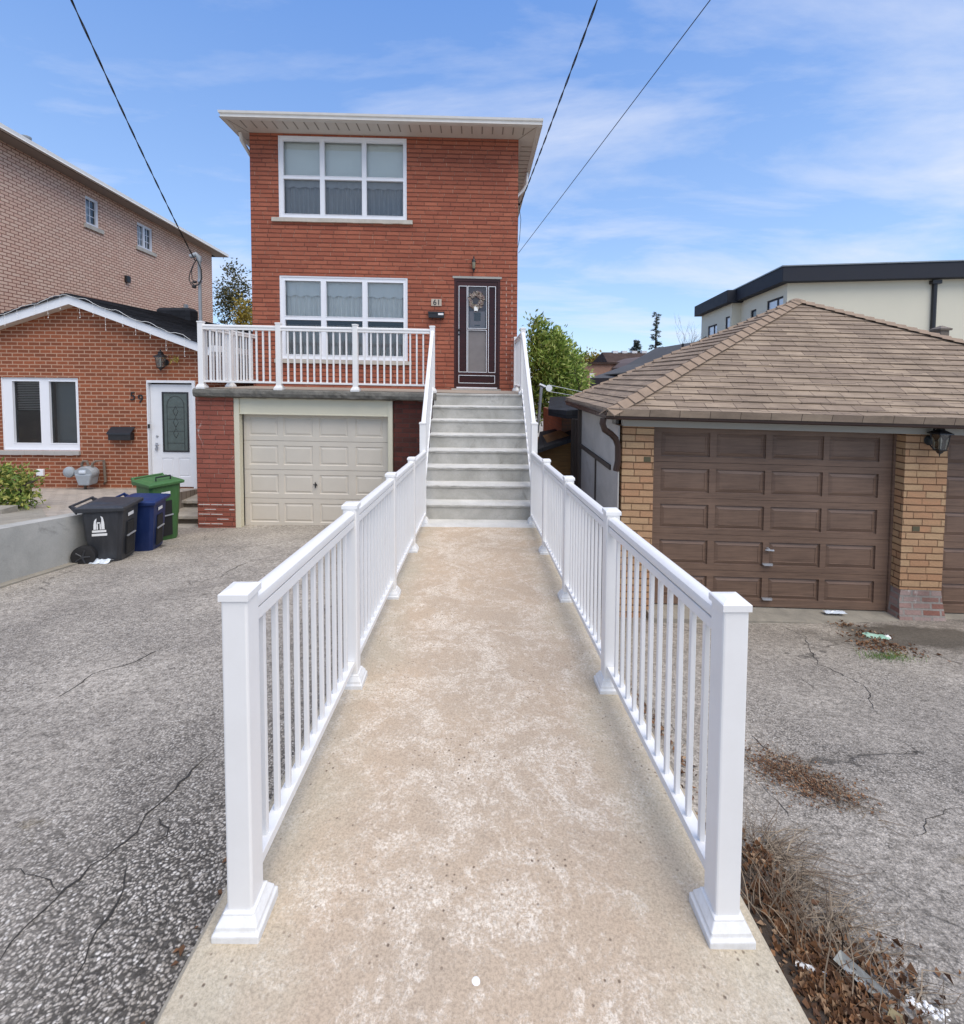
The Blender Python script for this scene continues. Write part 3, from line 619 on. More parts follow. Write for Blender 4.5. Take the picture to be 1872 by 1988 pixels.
def cols_of(fr, us, v, Y): return [(fr.px(a,v,Y)[0], fr.px(b_,v,Y)[0]) for a,b_ in us]
def rows_of(fr, u, vs, Y): return [(fr.px(u,b_,Y)[1], fr.px(u,a,Y)[1]) for a,b_ in vs]
def curtain(fr, x0,x1,z0,z1,y,amp=0.018,per=0.085,scal=None, seed=0):
    b = MB(fr); n = int((x1-x0)/0.012); rows = 6; vs = []
    ph = 0; phs=[]
    for i in range(n+1):
        ph += 2*pi*0.012/(per*(1+0.45*mnoise.noise(Vector((i*0.06, seed, 2))))); phs.append(ph)
    for j in range(rows+1):
        for i in range(n+1):
            x = x0+(x1-x0)*i/n; f = j/rows
            zb = z0
            if scal: zb = z0 + scal[1]*(0.5+0.5*cos(2*pi*(x-x0)/scal[0]))**0.6
            vs.append((x+0.004*f*sin(phs[i]*0.5), y+amp*(0.6+0.4*f)*sin(phs[i]), z1+(zb-z1)*f))
    b.add(vs, [(j*(n+1)+i,(j+1)*(n+1)+i,(j+1)*(n+1)+i+1,j*(n+1)+i+1) for j in range(rows) for i in range(n)]); return b
cu = [(549.9,620.6),(629.7,702.3),(711.3,782.5)]
R1 = rows_of(H,665,[(274.8,341.8),(348.8,416.4)],YW)
w = win(H, hs, uw, cols_of(H,cu,345,YW), R1, YW, sill=(H.px(529,428,YW)[0],H.px(801.5,428,YW)[0],uw[2]-0.085,uw[2]-0.002))
b = MB(H); b.quad((uw[0]+0.05,YW+0.13,R1[0][0]-0.02),(uw[1]-0.05,YW+0.13,R1[0][0]-0.02),(uw[1]-0.05,YW+0.13,uw[3]-0.03),(uw[0]+0.05,YW+0.13,uw[3]-0.03)); b.build('blind', mw['blind'], w)
curtain(H, uw[0]+0.05,uw[1]-0.05,uw[2]+0.03,R1[0][0]+0.02,YW+0.16,0.028,0.10,seed=3).build('curtain', mw['curtain'], w, smooth='full')
curtain(H, uw[0]+0.05,uw[1]-0.05,R1[1][1]-0.15,R1[0][0]+0.02,YW+0.125,0.006,0.2,(0.22,0.035),5).build('valance', mw['valance'], w, smooth='full')
cl_ = [(553.3,623),(633.3,703.5),(713.5,783.3)]
R2 = rows_of(H,667,[(546.5,614.8),(622.5,689.3)],YW)
w = win(H, hs, lw, cols_of(H,cl_,620,YW), R2, YW, sill=(H.px(535,706,YW)[0],H.px(799.5,706,YW)[0],lw[2]-0.085,lw[2]-0.002))
curtain(H, lw[0]+0.05,lw[1]-0.05,lw[2]+0.03,lw[3]-0.05,YW+0.165,0.028,0.10,seed=9).build('curtain', mw['curtainw'], w, smooth='full')
for W_w, R_w, cc_ in ((w,R2,cols_of(H,cl_,620,YW)),):
    pass
SCR = NT('fly_screen_mesh'); q_ = SCR.n('BsdfTransparent', {'Color':(0.68,0.68,0.69,1)}); SCR.t.links.new(q_.outputs[0], SCR.out.inputs[0]); mw['flymesh'] = SCR.m
for W_w, R_w, cc_ in ((w,R2,cols_of(H,cl_,620,YW)),(hs.children and [o for o in hs.children if o.name.startswith('window')][0],R1,cols_of(H,cu,345,YW))):
    b = MB(H)
    for a_,c_ in cc_: b.quad((a_,YW+0.072,R_w[1][0]),(c_,YW+0.072,R_w[1][0]),(c_,YW+0.072,R_w[1][1]),(a_,YW+0.072,R_w[1][1]))
    b.build('screen', mw['flymesh'], W_w)
curtain(H, lw[0]+0.05,lw[1]-0.05,lw[3]-0.42,lw[3]-0.04,YW+0.125,0.006,0.2,(0.23,0.04),7).build('valance', mw['valance'], w, smooth='full')
b = MB(H); b.box(lw[0]+0.06,lw[1]-0.06,YW+0.105,YW+0.115,R2[1][1]-0.09,R2[1][1]+0.01)
b.build('dark_blind_edge', mw['dark'], w)
# front door: storm door with white outlined lites over a pale inner door
dx0,dx1,dz0,dz1 = dr
yd = YW+0.045
def dz(v): return H.px(926,v,YW)[1]
def dxx(u): return H.px(u,650,YW)[0]
b = MB(H)
b.box(dx0,dx0+0.05,yd-0.035,yd+0.09,dz0,dz1-0.055); b.box(dx1-0.05,dx1,yd-0.035,yd+0.09,dz0,dz1-0.055); b.box(dx0,dx1,yd-0.035,yd+0.09,dz1-0.055,dz1)
door = MB(H)
sx0,sx1 = dx0+0.052,dx1-0.052
side = [(dxx(891.6),dxx(906.1)),(dxx(949.1),dxx(961.4))]; mid = (dxx(909.1),dxx(944.3))
za,zb_,zm0,zm1 = dz(556),dz(722),dz(636.8),dz(641)
pan = (dxx(891.6),dxx(960.7),dz(743.3),dz(729.5))
holes = [(side[0][0],side[0][1],zb_,za),(side[1][0],side[1][1],zb_,za),(mid[0],mid[1],zm1,0) if False else (mid[0],mid[1],zb_,zm1),(mid[0],mid[1],zm0,za),pan]
door.holed(sx0,sx1,dz0+0.01,dz1-0.057,holes,yd-0.02,0.03)
door.box(sx0,sx0+0.002,yd-0.02,yd+0.01,dz0+0.01,dz1-0.057); door.box(sx1-0.002,sx1,yd-0.02,yd+0.01,dz0+0.01,dz1-0.057)
dd = door.build('door', mw['mahog'], hs)
b.build('door_frame', mw['mahog'], dd)
b = MB(H); b.box(dx0-0.03,dx1+0.03,YW-0.01,YW+0.05,dz1+0.001,dz1+0.045); b.build('lintel', mw['greyhead'], hs)
b = MB(H)
for h in holes:
    q=0.011
    for x0_,x1_,z0_,z1_ in ((h[0]-q,h[0],h[2]-q,h[3]+q),(h[1],h[1]+q,h[2]-q,h[3]+q),(h[0],h[1],h[3],h[3]+q),(h[0],h[1],h[2]-q,h[2])): b.box(x0_,x1_,yd-0.027,yd-0.019,z0_,z1_)
b.box(sx0,sx1,yd-0.03,yd-0.019,dz0+0.002,dz0+0.03)
b.build('trim', mw['white_trim'], dd)
b = MB(H); b.box(side[0][0],side[0][1],yd,yd+0.01,zb_,za); b.box(side[1][0],side[1][1],yd,yd+0.01,zb_,za); b.box(pan[0],pan[1],yd-0.008,yd+0.0,pan[2],pan[3]); b.build('side_panel', mw['redpane'], dd)
b = MB(H); b.quad((mid[0],yd,zm0),(mid[1],yd,zm0),(mid[1],yd,za),(mid[0],yd,za)); b.build('glass', mw['glass'], dd)
tt = NT('fly_screen'); mw['screen'] = tt.fin(tt.mix(tt.noise(tt.geo(),5,5), (0.17,0.155,0.15), (0.27,0.25,0.24)), 0.9, spec=0.1)
b = MB(H); b.quad((mid[0],yd+0.004,zb_),(mid[1],yd+0.004,zb_),(mid[1],yd+0.004,zm1),(mid[0],yd+0.004,zm1)); b.build('screen', mw['screen'], dd)
b = MB(H); b.box(sx0,sx1,yd+0.075,yd+0.10,dz0,dz1-0.05); b.build('inner_door', plain('dark_inner_door',(0.16,0.075,0.06),0.6), dd)
xm = (mid[0]+mid[1])/2
b = MB(H); b.box(mid[0]+0.02,mid[1]-0.02,yd+0.055,yd+0.07,zm0+0.01,zm0+0.36); b.build('inner_panel', plain('pale_pink_door',(0.40,0.30,0.29),0.6), dd)
b = MB(H); b.box(xm-0.07,xm+0.07,yd+0.045,yd+0.056,zm0+0.16,zm0+0.33); b.box(xm-0.06,xm+0.06,yd+0.045,yd+0.056,zm0+0.055,zm0+0.075); b.build('mail_slot', mw['black'], dd)
b = MB(H); b.tube([(sx0+0.05,yd-0.02,zm0-0.05),(sx0+0.05,yd-0.06,zm0-0.05)],0.012); b.sphere((sx0+0.05,yd-0.075,zm0-0.05),0.026); b.build('handle', mw['black'], dd, smooth=True); b = MB(H); b.tube([(sx0+0.05,yd-0.02,zm0-0.14),(sx0+0.05,yd-0.035,zm0-0.14)],0.018); b.build('lock', mw['black'], dd, smooth=True)
b = MB(H); b.box(dx0-0.05,dx1+0.02,YW-0.06,YW+0.12,zd-0.02,dz0-0.002); b.build('threshold', mw['conc'], hs)
# wreath
wc = (dxx(924.2),dz(582.5)); R_ = 0.125
wr = thing('wreath', 'round wreath of pale cream and pink flowers hanging in the front door glass', 'wreath', H.w((wc[0],yd-0.03,wc[1])))
b = MB(H); b.tube([(wc[0]+R_*cos(2*pi*i/24),yd-0.035,wc[1]+R_*1.05*sin(2*pi*i/24)) for i in range(25)],0.02,8,False); b.build('vine_ring', mw['bark'], wr)
b = MB(H); rr = random.Random(3)
for i in range(70):
    a = rr.random()*2*pi; rad = R_+rr.uniform(-0.045,0.04); c = (wc[0]+rad*cos(a), yd-0.05+rr.uniform(-0.02,0.01), wc[1]+rad*sin(a)*1.05)
    for k in range(5):
        q = 2*pi*k/5+rr.random(); p = rr.uniform(0.018,0.03)
        b.add([c,(c[0]+p*cos(q-0.5),c[1]-0.012,c[2]+p*sin(q-0.5)),(c[0]+p*1.3*cos(q),c[1]-0.006,c[2]+p*1.3*sin(q)),(c[0]+p*cos(q+0.5),c[1]-0.012,c[2]+p*sin(q+0.5))],[(0,1,2,3)])
b.build('flowers', leafmat('petals',[(0.55,0.48,0.40),(0.30,0.18,0.19),(0.68,0.62,0.52),(0.20,0.15,0.08),(0.42,0.30,0.30)]), wr)
b = MB(H)
for s in (-1,1): b.add([(wc[0],yd-0.06,wc[1]-R_),(wc[0]+s*0.05,yd-0.07,wc[1]-R_-0.02),(wc[0]+s*0.035,yd-0.06,wc[1]-R_-0.11),(wc[0]+s*0.01,yd-0.06,wc[1]-R_-0.1)],[(0,1,2,3)])
b.box(wc[0]-0.028,wc[0]+0.028,yd-0.07,yd-0.062,wc[1]-R_-0.10,wc[1]-R_-0.02); b.build('ribbon', mw['valance'], wr)
# wall lamp of 61
def lantern(fr, x, z, y, s, label, name='wall_lantern', kind=0, group=None):
    t = thing(name, label, 'lantern', fr.w((x,y,z)), group)
    if kind == 0:   # small jelly-jar cylinder lamp
        b = MB(fr); b.lathe(x,y-0.07*s,z,[(0.02*s,0.10*s),(0.046*s,0.095*s),(0.05*s,0.06*s),(0.03*s,0.13*s)],12); b.box(x-0.02*s,x+0.02*s,y-0.07*s,y,z+0.09*s,z+0.13*s); b.lathe(x,y-0.07*s,z,[(0.025*s,0.12*s),(0.012*s,0.16*s),(0.018*s,0.18*s),(0.004*s,0.20*s)],10)
        b.build('lamp_cap', mw['black'], t, smooth=True)
        MB(fr).lathe(x,y-0.07*s,z,[(0.022*s,-0.12*s),(0.036*s,-0.09*s),(0.045*s,0.06*s),(0.042*s,0.085*s)],12).build('lamp_glass', plain('amber_glass',(0.22,0.20,0.13),0.2,0.3,20), t, smooth=True)
        MB(fr).lathe(x,y-0.07*s,z,[(0.004*s,-0.19*s),(0.02*s,-0.165*s),(0.012*s,-0.15*s),(0.034*s,-0.12*s),(0.036*s,-0.08*s)],12).build('lamp_base', mw['black'], t, smooth=True)
    else:           # four sided carriage lantern on a scroll bracket
        yy = y-0.15*s
        b = MB(fr); b.tower(x,yy,z,[(0.062*s,0.115*s),(0.085*s,0.115*s),(0.082*s,0.128*s),(0.030*s,0.165*s),(0.024*s,0.185*s),(0.034*s,0.20*s),(0.010*s,0.225*s)]); b.sphere((x,yy,z+0.238*s),0.014*s); b.tube([(x,yy,z+0.24*s),(x,yy,z+0.27*s)],[0.008*s,0.002*s])
        b.build('lamp_roof', mw['black'], t)
        b = MB(fr)
        for sx in (-1,1):
            for sy in (-1,1): b.tube([(x+sx*0.042*s,yy+sy*0.042*s,z-0.075*s),(x+sx*0.062*s,yy+sy*0.062*s,z+0.12*s)],0.005*s,5)
        b.tower(x,yy,z-0.125*s,[(0.008*s,0),(0.018*s,0.012*s),(0.024*s,0.03*s),(0.044*s,0.044*s),(0.046*s,0.056*s)]); b.tube([(x,yy,z-0.12*s),(x,yy,z-0.16*s)],[0.008*s,0.003*s])
        b.build('lamp_cage', mw['black'], t)
        MB(fr).tower(x,yy,z-0.07*s,[(0.038*s,0),(0.057*s,0.182*s)]).build('lamp_glass', mw['glasslamp'] if kind==2 else glass('lantern_glass%d'%kind,0.15,(0.75,0.75,0.68)), t)
        MB(fr).lathe(x,yy,z-0.06*s,[(0.012*s,0),(0.012*s,0.07*s),(0.02*s,0.1*s),(0.006*s,0.14*s)],8).build('bulb', mw['valance'], t, smooth=True)
        b = MB(fr); b.lathe(x,y-0.012*s,z+0.02*s,[(0.055*s,0.012*s),(0.062*s,0.0),(0.035*s,-0.012*s)],16,'y')
        pts = [(x,y-0.01*s,z+0.02*s),(x,y-0.05*s,z+0.10*s),(x,y-0.07*s,z+0.17*s),(x,y-0.11*s,z+0.20*s),(x,yy,z+0.19*s)]
        b.tube(pts,0.010*s,8); b.tube([(x,y-0.01*s,z-0.02*s),(x,y-0.06*s,z-0.07*s),(x,yy+0.02*s,z-0.08*s)],0.007*s,6)
        b.build('bracket', mw['black'], t, smooth=True)
    return t
lx,lz_ = H.px(920,515,YW)
lantern(H, lx, lz_, YW, 0.86, 'small black and amber cylinder lamp above the dark front door')
# number plaque
x0_,x1_,z0_,z1_ = H.rect(837.5,580.5,857.5,594,YW)
t = thing('house_number', 'beige number plaque reading 61 above the wall mailbox', 'house number', H.w(((x0_+x1_)/2,YW,z0_)))
b = MB(H); b.box(x0_,x1_,YW-0.015,YW-0.001,z0_,z1_); b.build('plaque', plain('plaque_tan',(0.50,0.42,0.33),0.6,0.15,30), t, bevel=0.002)
text_mb('61', x0_+0.035, z0_+0.022, (z1_-z0_)*1.12, YW-0.018, 0.008, H).build('digits', mw['black'], t)
# mailbox 61
x0_,x1_,z0_,z1_ = H.rect(831.8,604.5,863.5,617.8,YW)
t = thing('mailbox', 'slim black mailbox with a white sticker below the 61 plaque', 'mailbox', H.w(((x0_+x1_)/2,YW,z0_)), None)
b = MB(H); b.prism([(x0_+0.01,z0_),(x1_-0.01,z0_),(x1_-0.004,z1_-0.03),(x0_+0.004,z1_-0.03)],YW-0.09,YW-0.001); b.build('box', mw['black'], t, bevel=0.004)
b = MB(H); b.add([(x0_,YW-0.10,z1_-0.05),(x1_,YW-0.10,z1_-0.05),(x1_,YW-0.10,z1_-0.02),(x0_,YW-0.10,z1_-0.02),(x1_,YW-0.001,z1_),(x0_,YW-0.001,z1_)],[(0,1,2,3),(3,2,4,5),(0,3,5),(1,4,2)]); b.build('lid', mw['black'], t)
b = MB(H); b.box(x1_-0.13,x1_-0.02,YW-0.103,YW-0.1005,z0_+0.055,z0_+0.095); b.build('sticker', mw['decal'], t)
b = MB(H)
for q in (0.25,0.75): xx = x0_+(x1_-x0_)*q; b.tube([(xx,YW-0.02,z0_),(xx,YW-0.03,z0_-0.04),(xx,YW-0.07,z0_-0.045),(xx,YW-0.08,z0_-0.02)],0.006,6)
b.build('paper_hook', mw['black'], t)
# roof, soffit, gutter
YE = 9.18; exl, ze = H.px(424.5,236,YE); exr, _ = H.px(1054,236,YE); zS = ztop+0.004
b = MB(H); b.quad((exl,YE,zS),(exr,YE,zS),(exr,YB+0.5,zS),(exl,YB+0.5,zS)); 
sof = b.build('soffit', mw['soffit'], hs)
b = MB(H)
xx = exl+0.35
while xx < exr-0.3: b.box(xx-0.012,xx+0.012,YE+0.10,YW-0.18,zS-0.004,zS-0.001); xx += 0.205
yy = YW+0.3
while yy < YB: b.box(xr+0.08,exr-0.08,yy-0.012,yy+0.012,zS-0.004,zS-0.001); b.box(exl+0.08,xl-0.06,yy-0.012,yy+0.012,zS-0.004,zS-0.001); yy += 0.205
b.tube([(exl+0.1,YE+0.06,zS-0.003),(xl,YW,zS-0.003)],0.006,4); b.tube([(exr-0.1,YE+0.06,zS-0.003),(xr,YW,zS-0.003)],0.006,4)
tag(b.build('vent_slot', plain('soffit_slot',(0.30,0.27,0.23),0.8), sof), kind='stuff')
zG0 = zS-0.006; gh = 0.125
prof = [(0,0),(0.07,0),(0.085,0.02),(0.088,0.07),(0.11,0.085),(0.115,gh),(0.105,gh),(0.10,gh-0.02),(0,gh-0.02)]
b = MB(H)
vs = []
for cx, cy, dx_, dy_ in ((exl+0.10,YE+0.11,-1,-1),(exr-0.10,YE+0.11,1,-1),(exr-0.10,YB+0.5,1,0),):
    for w_, h_ in prof: vs.append((cx+dx_*w_, cy+dy_*w_, zG0+h_))
np_ = len(prof); vs = [((exl+0.10-w_),YB+0.5,zG0+h_) for w_,h_ in prof] + vs
fs = []
for s_ in range(3):
    for i in range(np_): fs.append((s_*np_+i,s_*np_+(i+1)%np_,(s_+1)*np_+(i+1)%np_,(s_+1)*np_+i))
b.add(vs, fs); b.build('gutter', mw['gutter'], hs)
zr = zG0+gh-0.015; ax = (exl+exr)/2; b = MB(H); A0=(exl+0.0,YE+0.02,zr); B0=(exr,YE+0.02,zr); C0=(exr,YB+0.5,zr); D0=(exl,YB+0.5,zr); P1=(ax,YE+3.2,zr+1.05); P2=(ax,YB-2.7,zr+1.05)
b.add([A0,B0,C0,D0,P1,P2],[(0,1,4),(1,2,5,4),(2,3,5),(3,0,4,5)]); b.add([A0,B0,(exr,YE+0.02,zr-0.03),(exl,YE+0.02,zr-0.03)],[(0,1,2,3)]); b.build('roof', mw['shingbrown'], hs)
b = MB(H)
b.tube([(xl-0.16,YW-0.05,zS-0.03),(xl-0.16,YW+0.0,zS-0.16),(xl-0.10,YW+0.35,zS-0.38),(xl-0.06,YW+0.7,zS-0.55),(xl-0.06,YW+0.75,0.4)],0.038,8)
b.build('downspout', mw['gutter'], hs, smooth=True)
b = MB(H); yq = YW+1.5
b.tube([(exr-0.08,yq,zS-0.02),(exr-0.09,yq,zS-0.30),(exr-0.16,yq,zS-0.42),(xr+0.06,yq,zS-0.62),(xr+0.05,yq,zS-0.75),(xr+0.05,yq,0.4)],0.036,8); b.build('downspout', mw['white_trim'], hs, smooth=True)
# porch
sxl = H.px(375.4,765,YF)[0]; gx0,gz1,= H.px(454,790,YF+0.12)
pier = H.px(382,900,YF+0.1)[0]; prx0 = H.px(763,850,YF+0.1)[0]
b = MB(H); n = 60; X0,X1 = sxl,-0.70; rows=[]
for i in range(n+1):
    x = X0+(X1-X0)*i/n; q = lambda k,a: mnoise.noise(Vector((x*5,k,0)))*a+mnoise.noise(Vector((x*17,k,0)))*a*0.6
    rows.append([(x,YW+0.02,zd),(x,YF+0.01+q(1,.012),zd),(x,YF-0.02+q(2,.015),zd-0.02+q(3,.01)),(x,YF-0.03+q(4,.018),zd-0.07),(x,YF-0.015+q(5,.018),zd-0.125+q(6,.012)),(x,YF+0.05,zd-0.15+q(7,.014)),(x,YW,zd-0.15)])
m_=7
for i in range(n): b.add(rows[i]+rows[i+1], [(k,k+1,m_+k+1,m_+k) for k in range(m_-1)])
b.add(rows[0],[tuple(range(m_-1,-1,-1))]); b.add(rows[-1],[tuple(range(m_))])
po = b.build('porch_slab', mw['concrough'], hs)
b = MB(H); b.quad((X0+0.04,YF+0.045,zd+0.004),(0.86,YF+0.045,zd+0.004),(0.86,YW+0.02,zd+0.004),(X0+0.04,YW+0.02,zd+0.004)); b.quad((-0.7,YF+0.21,zd-0.15),(0.86,YF+0.21,zd-0.15),(0.86,YF+0.21,zd+0.004),(-0.7,YF+0.21,zd+0.004)); b.box(0.70,0.86,YF+0.02,YW,zd-0.15,zd+0.002)
b.build('porch_floor', concrete('porch_floor', (0.42,0.35,0.28),(0.33,0.28,0.23),(0.2,0.16,0.12),3,0.4), hs)
# lower garage walls under the porch
yg = YF+0.10
b = MB(H); zb0 = -0.1
b.box(pier,gx0,yg,yg+0.35,zb0,zd-0.15); b.box(pier,pier+0.3,yg+0.35,YW,zb0,zd-0.15)
b.build('pier', mw['brickpier'], hs)
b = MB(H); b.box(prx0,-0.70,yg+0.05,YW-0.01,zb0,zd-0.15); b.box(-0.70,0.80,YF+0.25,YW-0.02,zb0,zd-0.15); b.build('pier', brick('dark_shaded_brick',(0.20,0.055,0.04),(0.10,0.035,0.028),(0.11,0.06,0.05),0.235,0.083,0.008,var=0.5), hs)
# efflorescence patches on the pier: pale bricks proud of the wall near the base
b = MB(H)
rr = random.Random(5)
for k in range(5):
    for j in range(3):
        if rr.random() < 0.75: xx = pier+0.02+j*0.21+(0.1 if k%2 else 0); b.box(xx, min(xx+0.19,gx0-0.01), yg-0.006, yg+0.01, 0.20+k*0.083, 0.20+k*0.083+0.012)
b.build('whitened_mortar', plain('salt_white',(0.62,0.58,0.54),0.9,0.2,20), hs)
gtop = H.px(610,806.5,yg+0.02)[1]; gxl = H.px(470.6,900,yg+0.16)[0]; gxr = H.px(755,900,yg+0.16)[0]; zfl = H.px(560,1023,yg+0.16)[1]
ztr = zd-0.15
b = MB(H); jx = H.px(762,850,yg)[0]
b.box(gx0,gx0+0.09,yg+0.01,yg+0.20,zb0,ztr); b.box(jx-0.075,jx,yg+0.01,yg+0.20,zb0,ztr); b.box(gx0+0.09,jx-0.075,yg+0.03,yg+0.14,gtop,ztr); b.box(gx0+0.09,jx-0.075,yg+0.015,yg+0.03,gtop,gtop+0.02)
b.box(gx0+0.09,gxl+0.01,yg+0.12,yg+0.2,zb0,gtop); b.box(gxr-0.01,jx-0.075,yg+0.12,yg+0.2,zb0,gtop)
fr_ = b.build('garage_frame', mw['cream_paint'], hs, bevel=0.004)
PROF = [(0.0,0.0),(0.006,0.008),(0.018,0.010),(0.040,0.001)]
gd = MB(H); yy = yg+0.16; colz = [(428,640),(680,893),(943,1153),(1208,1410)]
cx_ = [(H.px(0.2645*a+371.4,900,yy)[0],H.px(0.2645*c_+371.4,900,yy)[0]) for a,c_ in colz]
seams = [zfl + (gtop+0.04-zfl)*i/4 for i in range(5)]
sec0 = None
for k in range(4):
    z0_,z1_ = seams[k],seams[k+1]; b = MB(H)
    b.panels(gxl,gxr,z0_+0.003,z1_-0.003,[(a,c_,z0_+0.085,z1_-0.085) for a,c_ in cx_],yy,[(0.0,0.0),(0.012,0.012),(0.022,0.012),(0.05,0.002)],0.035)
    if sec0 is None: sec0 = b.build('garage_door', mw['gdoor'], hs)
    else: b.build('door_section', mw['gdoor'], sec0)
hx,hz = H.px(613.4,941,yy)
b = MB(H); b.lathe(hx,yy-0.005,hz,[(0.022,0.005),(0.020,-0.008)],12,'y'); b.tube([(hx,yy-0.03,hz-0.05),(hx,yy-0.03,hz+0.05)],0.009,6); b.tube([(hx-0.035,yy-0.03,hz+0.012),(hx+0.035,yy-0.03,hz-0.01)],0.009,6); b.tube([(hx,yy,hz),(hx,yy-0.03,hz)],0.008,6); b.build('handle', mw['black'], sec0, smooth=True)
b = MB(H); b.slab([(gx0+0.05,yg-0.06),(jx-0.02,yg-0.06),(jx-0.02,yg+0.3),(gx0+0.05,yg+0.3)],0.0,zfl-0.004); b.build('garage_sill', mw['concapron'], hs)
# side wall dark recess behind stairs (right of garage) handled by stair_base
# porch railings
def at(u, Y): return H.px(u, 760, Y)[0]
yp = YF+0.06; zdd = zd+0.004
PX = [at(393,yp),at(542.8,yp),at(690.9,yp),at(839.6,yp)]
def Hw(x,y,z): return H.w((x,y,z))
t = thing('railing', 'white railing across the front of the porch above the beige garage', 'railing', Hw(PX[1],yp,zdd), 'porch railings')
for x in PX: post(t, *Hw(x,yp,zdd), h=1.13, w=0.085)
for i in range(3): rail(t, Hw(PX[i],yp,zdd), Hw(PX[i+1],yp,zdd), 10, hr=1.10, clear=0.10, wp=0.085, bw=0.026, sc=1.15)
t = thing('railing', 'white railing on the left side of the porch running back to the house', 'railing', Hw(PX[0],8.8,zdd), 'porch railings')
post(t, *Hw(PX[0]+0.0,8.77,zdd), h=1.13, w=0.085)
rail(t, Hw(PX[0],yp,zdd), Hw(PX[0],8.77,zdd), 7, hr=1.10, clear=0.10, wp=0.085, bw=0.026, sc=1.15); rail(t, Hw(PX[0],8.77,zdd), Hw(PX[0],YW+0.02,zdd), 7, hr=1.10, clear=0.10, wp=0.085, bw=0.026, sc=1.15)
xrr = at(1014.8,yp)
t = thing('railing', 'short white railing on the right side of the porch at the stair head', 'railing', Hw(xrr,yp,zdd), 'porch railings')
post(t, *Hw(xrr,yp,zdd), h=1.13, w=0.08); post(t, *Hw(xrr+0.03,YW-0.12,zdd), h=1.13, w=0.08)
rail(t, Hw(xrr,yp,zdd), Hw(xrr+0.03,YW-0.12,zdd), 14, hr=1.10, clear=0.10, wp=0.08, bw=0.022)
# stair railings
for X, xt, lab in ((XL-0.02,PX[3],'white sloping stair railing on the left side of the concrete steps'),(XR+0.02,xrr,'white sloping stair railing on the right side of the concrete steps')):
    zb1 = zs0; ybm = PY[4]
    t = thing('railing', lab, 'railing', (X,ybm,zb1), 'stair railings')
    post(t, X, ybm, zb1, h=1.325, w=0.080)
    T = Hw(xt,yp,zdd); Bm = Vector((X,ybm,zb1))
    # nose line: shift so that the rails clear the steps
    rail(t, (Bm.x,Bm.y,Bm.z+0.22), (T.x,T.y-0.0,T.z+0.02), 14, hr=1.08, clear=0.07, wp=0.08, bw=0.018)
# ================================================================== HOUSE 59 (left, one storey)
N = Frame(-8.0, 0.0, 0, 0.006); YN = 9.2
ns = thing('small_brick_house', 'low orange brick house with white gable fascia and white door numbered 59', 'house', (-8.0, YN, 0.5))
nxr = N.px(389,700,YN)[0]; nxl = N.px(-60,700,YN)[0]
pk = N.px(132.5,587,YN)         # apex of the brick gable under the fascia
pr_ = N.px(387.5,683,YN)
slopeR = (pk[1]-pr_[1])/(pr_[0]-pk[0]); pl_ = N.px(0,634,YN); slopeL = (pk[1]-pl_[1])/(pk[0]-pl_[0]); nxl2 = pk[0]-2.6
wn_ = N.rect(2.6,728.5,153.2,874.5,YN); dn = N.rect(287.8,738.5,381.5,948,YN)
zt0 = N.rect(287.8,738.5,381.5,948,YN)[3]+0.03
b = MB(N); b.holed(nxl2,nxr,0.0,zt0,[wn_,dn],YN,0.10)
zl_ = pk[1]-slopeL*(pk[0]-nxl2); zrr = pk[1]-slopeR*(nxr-pk[0])
b.add([(nxl2,YN,zt0),(nxr,YN,zt0),(nxr,YN,zrr),(pk[0],YN,pk[1]),(nxl2,YN,zl_)],[(0,1,2,3,4)])
b.quad((nxr,YN,0),(nxr,17,0),(nxr,17,zrr),(nxr,YN,zrr)); b.quad((nxl2,YN,0),(nxl2,YN,zl_),(nxl2,17,zl_),(nxl2,17,0)); b.quad((nxl2,17,0),(nxl2,17,zl_),(nxr,17,zrr),(nxr,17,0))
b.build('wall', mw['brick59'], ns)
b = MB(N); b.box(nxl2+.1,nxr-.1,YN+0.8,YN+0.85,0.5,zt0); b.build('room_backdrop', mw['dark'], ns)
# fascia boards, soffit and shingled roof
YO = YN-0.22
fa = lambda x, dz_=0: (pk[1]+0.0 - (slopeR if x>pk[0] else slopeL)*abs(x-pk[0]) + dz_)
pkf = N.px(132,572,YO); pkb = N.px(133,590,YO)
rf = N.px(387.5,665.5,YO); rb = N.px(387.5,682,YO); sR = (pkf[1]-rf[1])/(rf[0]-pkf[0]); lf = N.px(0,614,YO); sL = (pkf[1]-lf[1])/(pkf[0]-lf[0])
fh = pkf[1]-pkb[1]; xL_ = pkf[0]-2.9; xR_ = nxr+0.33; X0p = pkf[0]
def zf_(x): return pkf[1]-(sR*(x-X0p) if x > X0p else sL*(X0p-x))
b = MB(N); b.prism([(xL_,zf_(xL_)-fh),(X0p,pkf[1]-fh),(xR_,zf_(xR_)-fh),(xR_,zf_(xR_)),(X0p,pkf[1]),(xL_,zf_(xL_))],YO,YO+0.025); b.build('fascia', mw['white_trim'], ns)
b = MB(N); b.prism([(xL_,zf_(xL_)-fh+0.01),(X0p,pkf[1]-fh+0.01),(xR_,zf_(xR_)-fh+0.01),(xR_,zf_(xR_)-fh+0.03),(X0p,pkf[1]-fh+0.03),(xL_,zf_(xL_)-fh+0.03)],YO+0.026,17); b.build('soffit', mw['soffit'], ns)
b = MB(N)
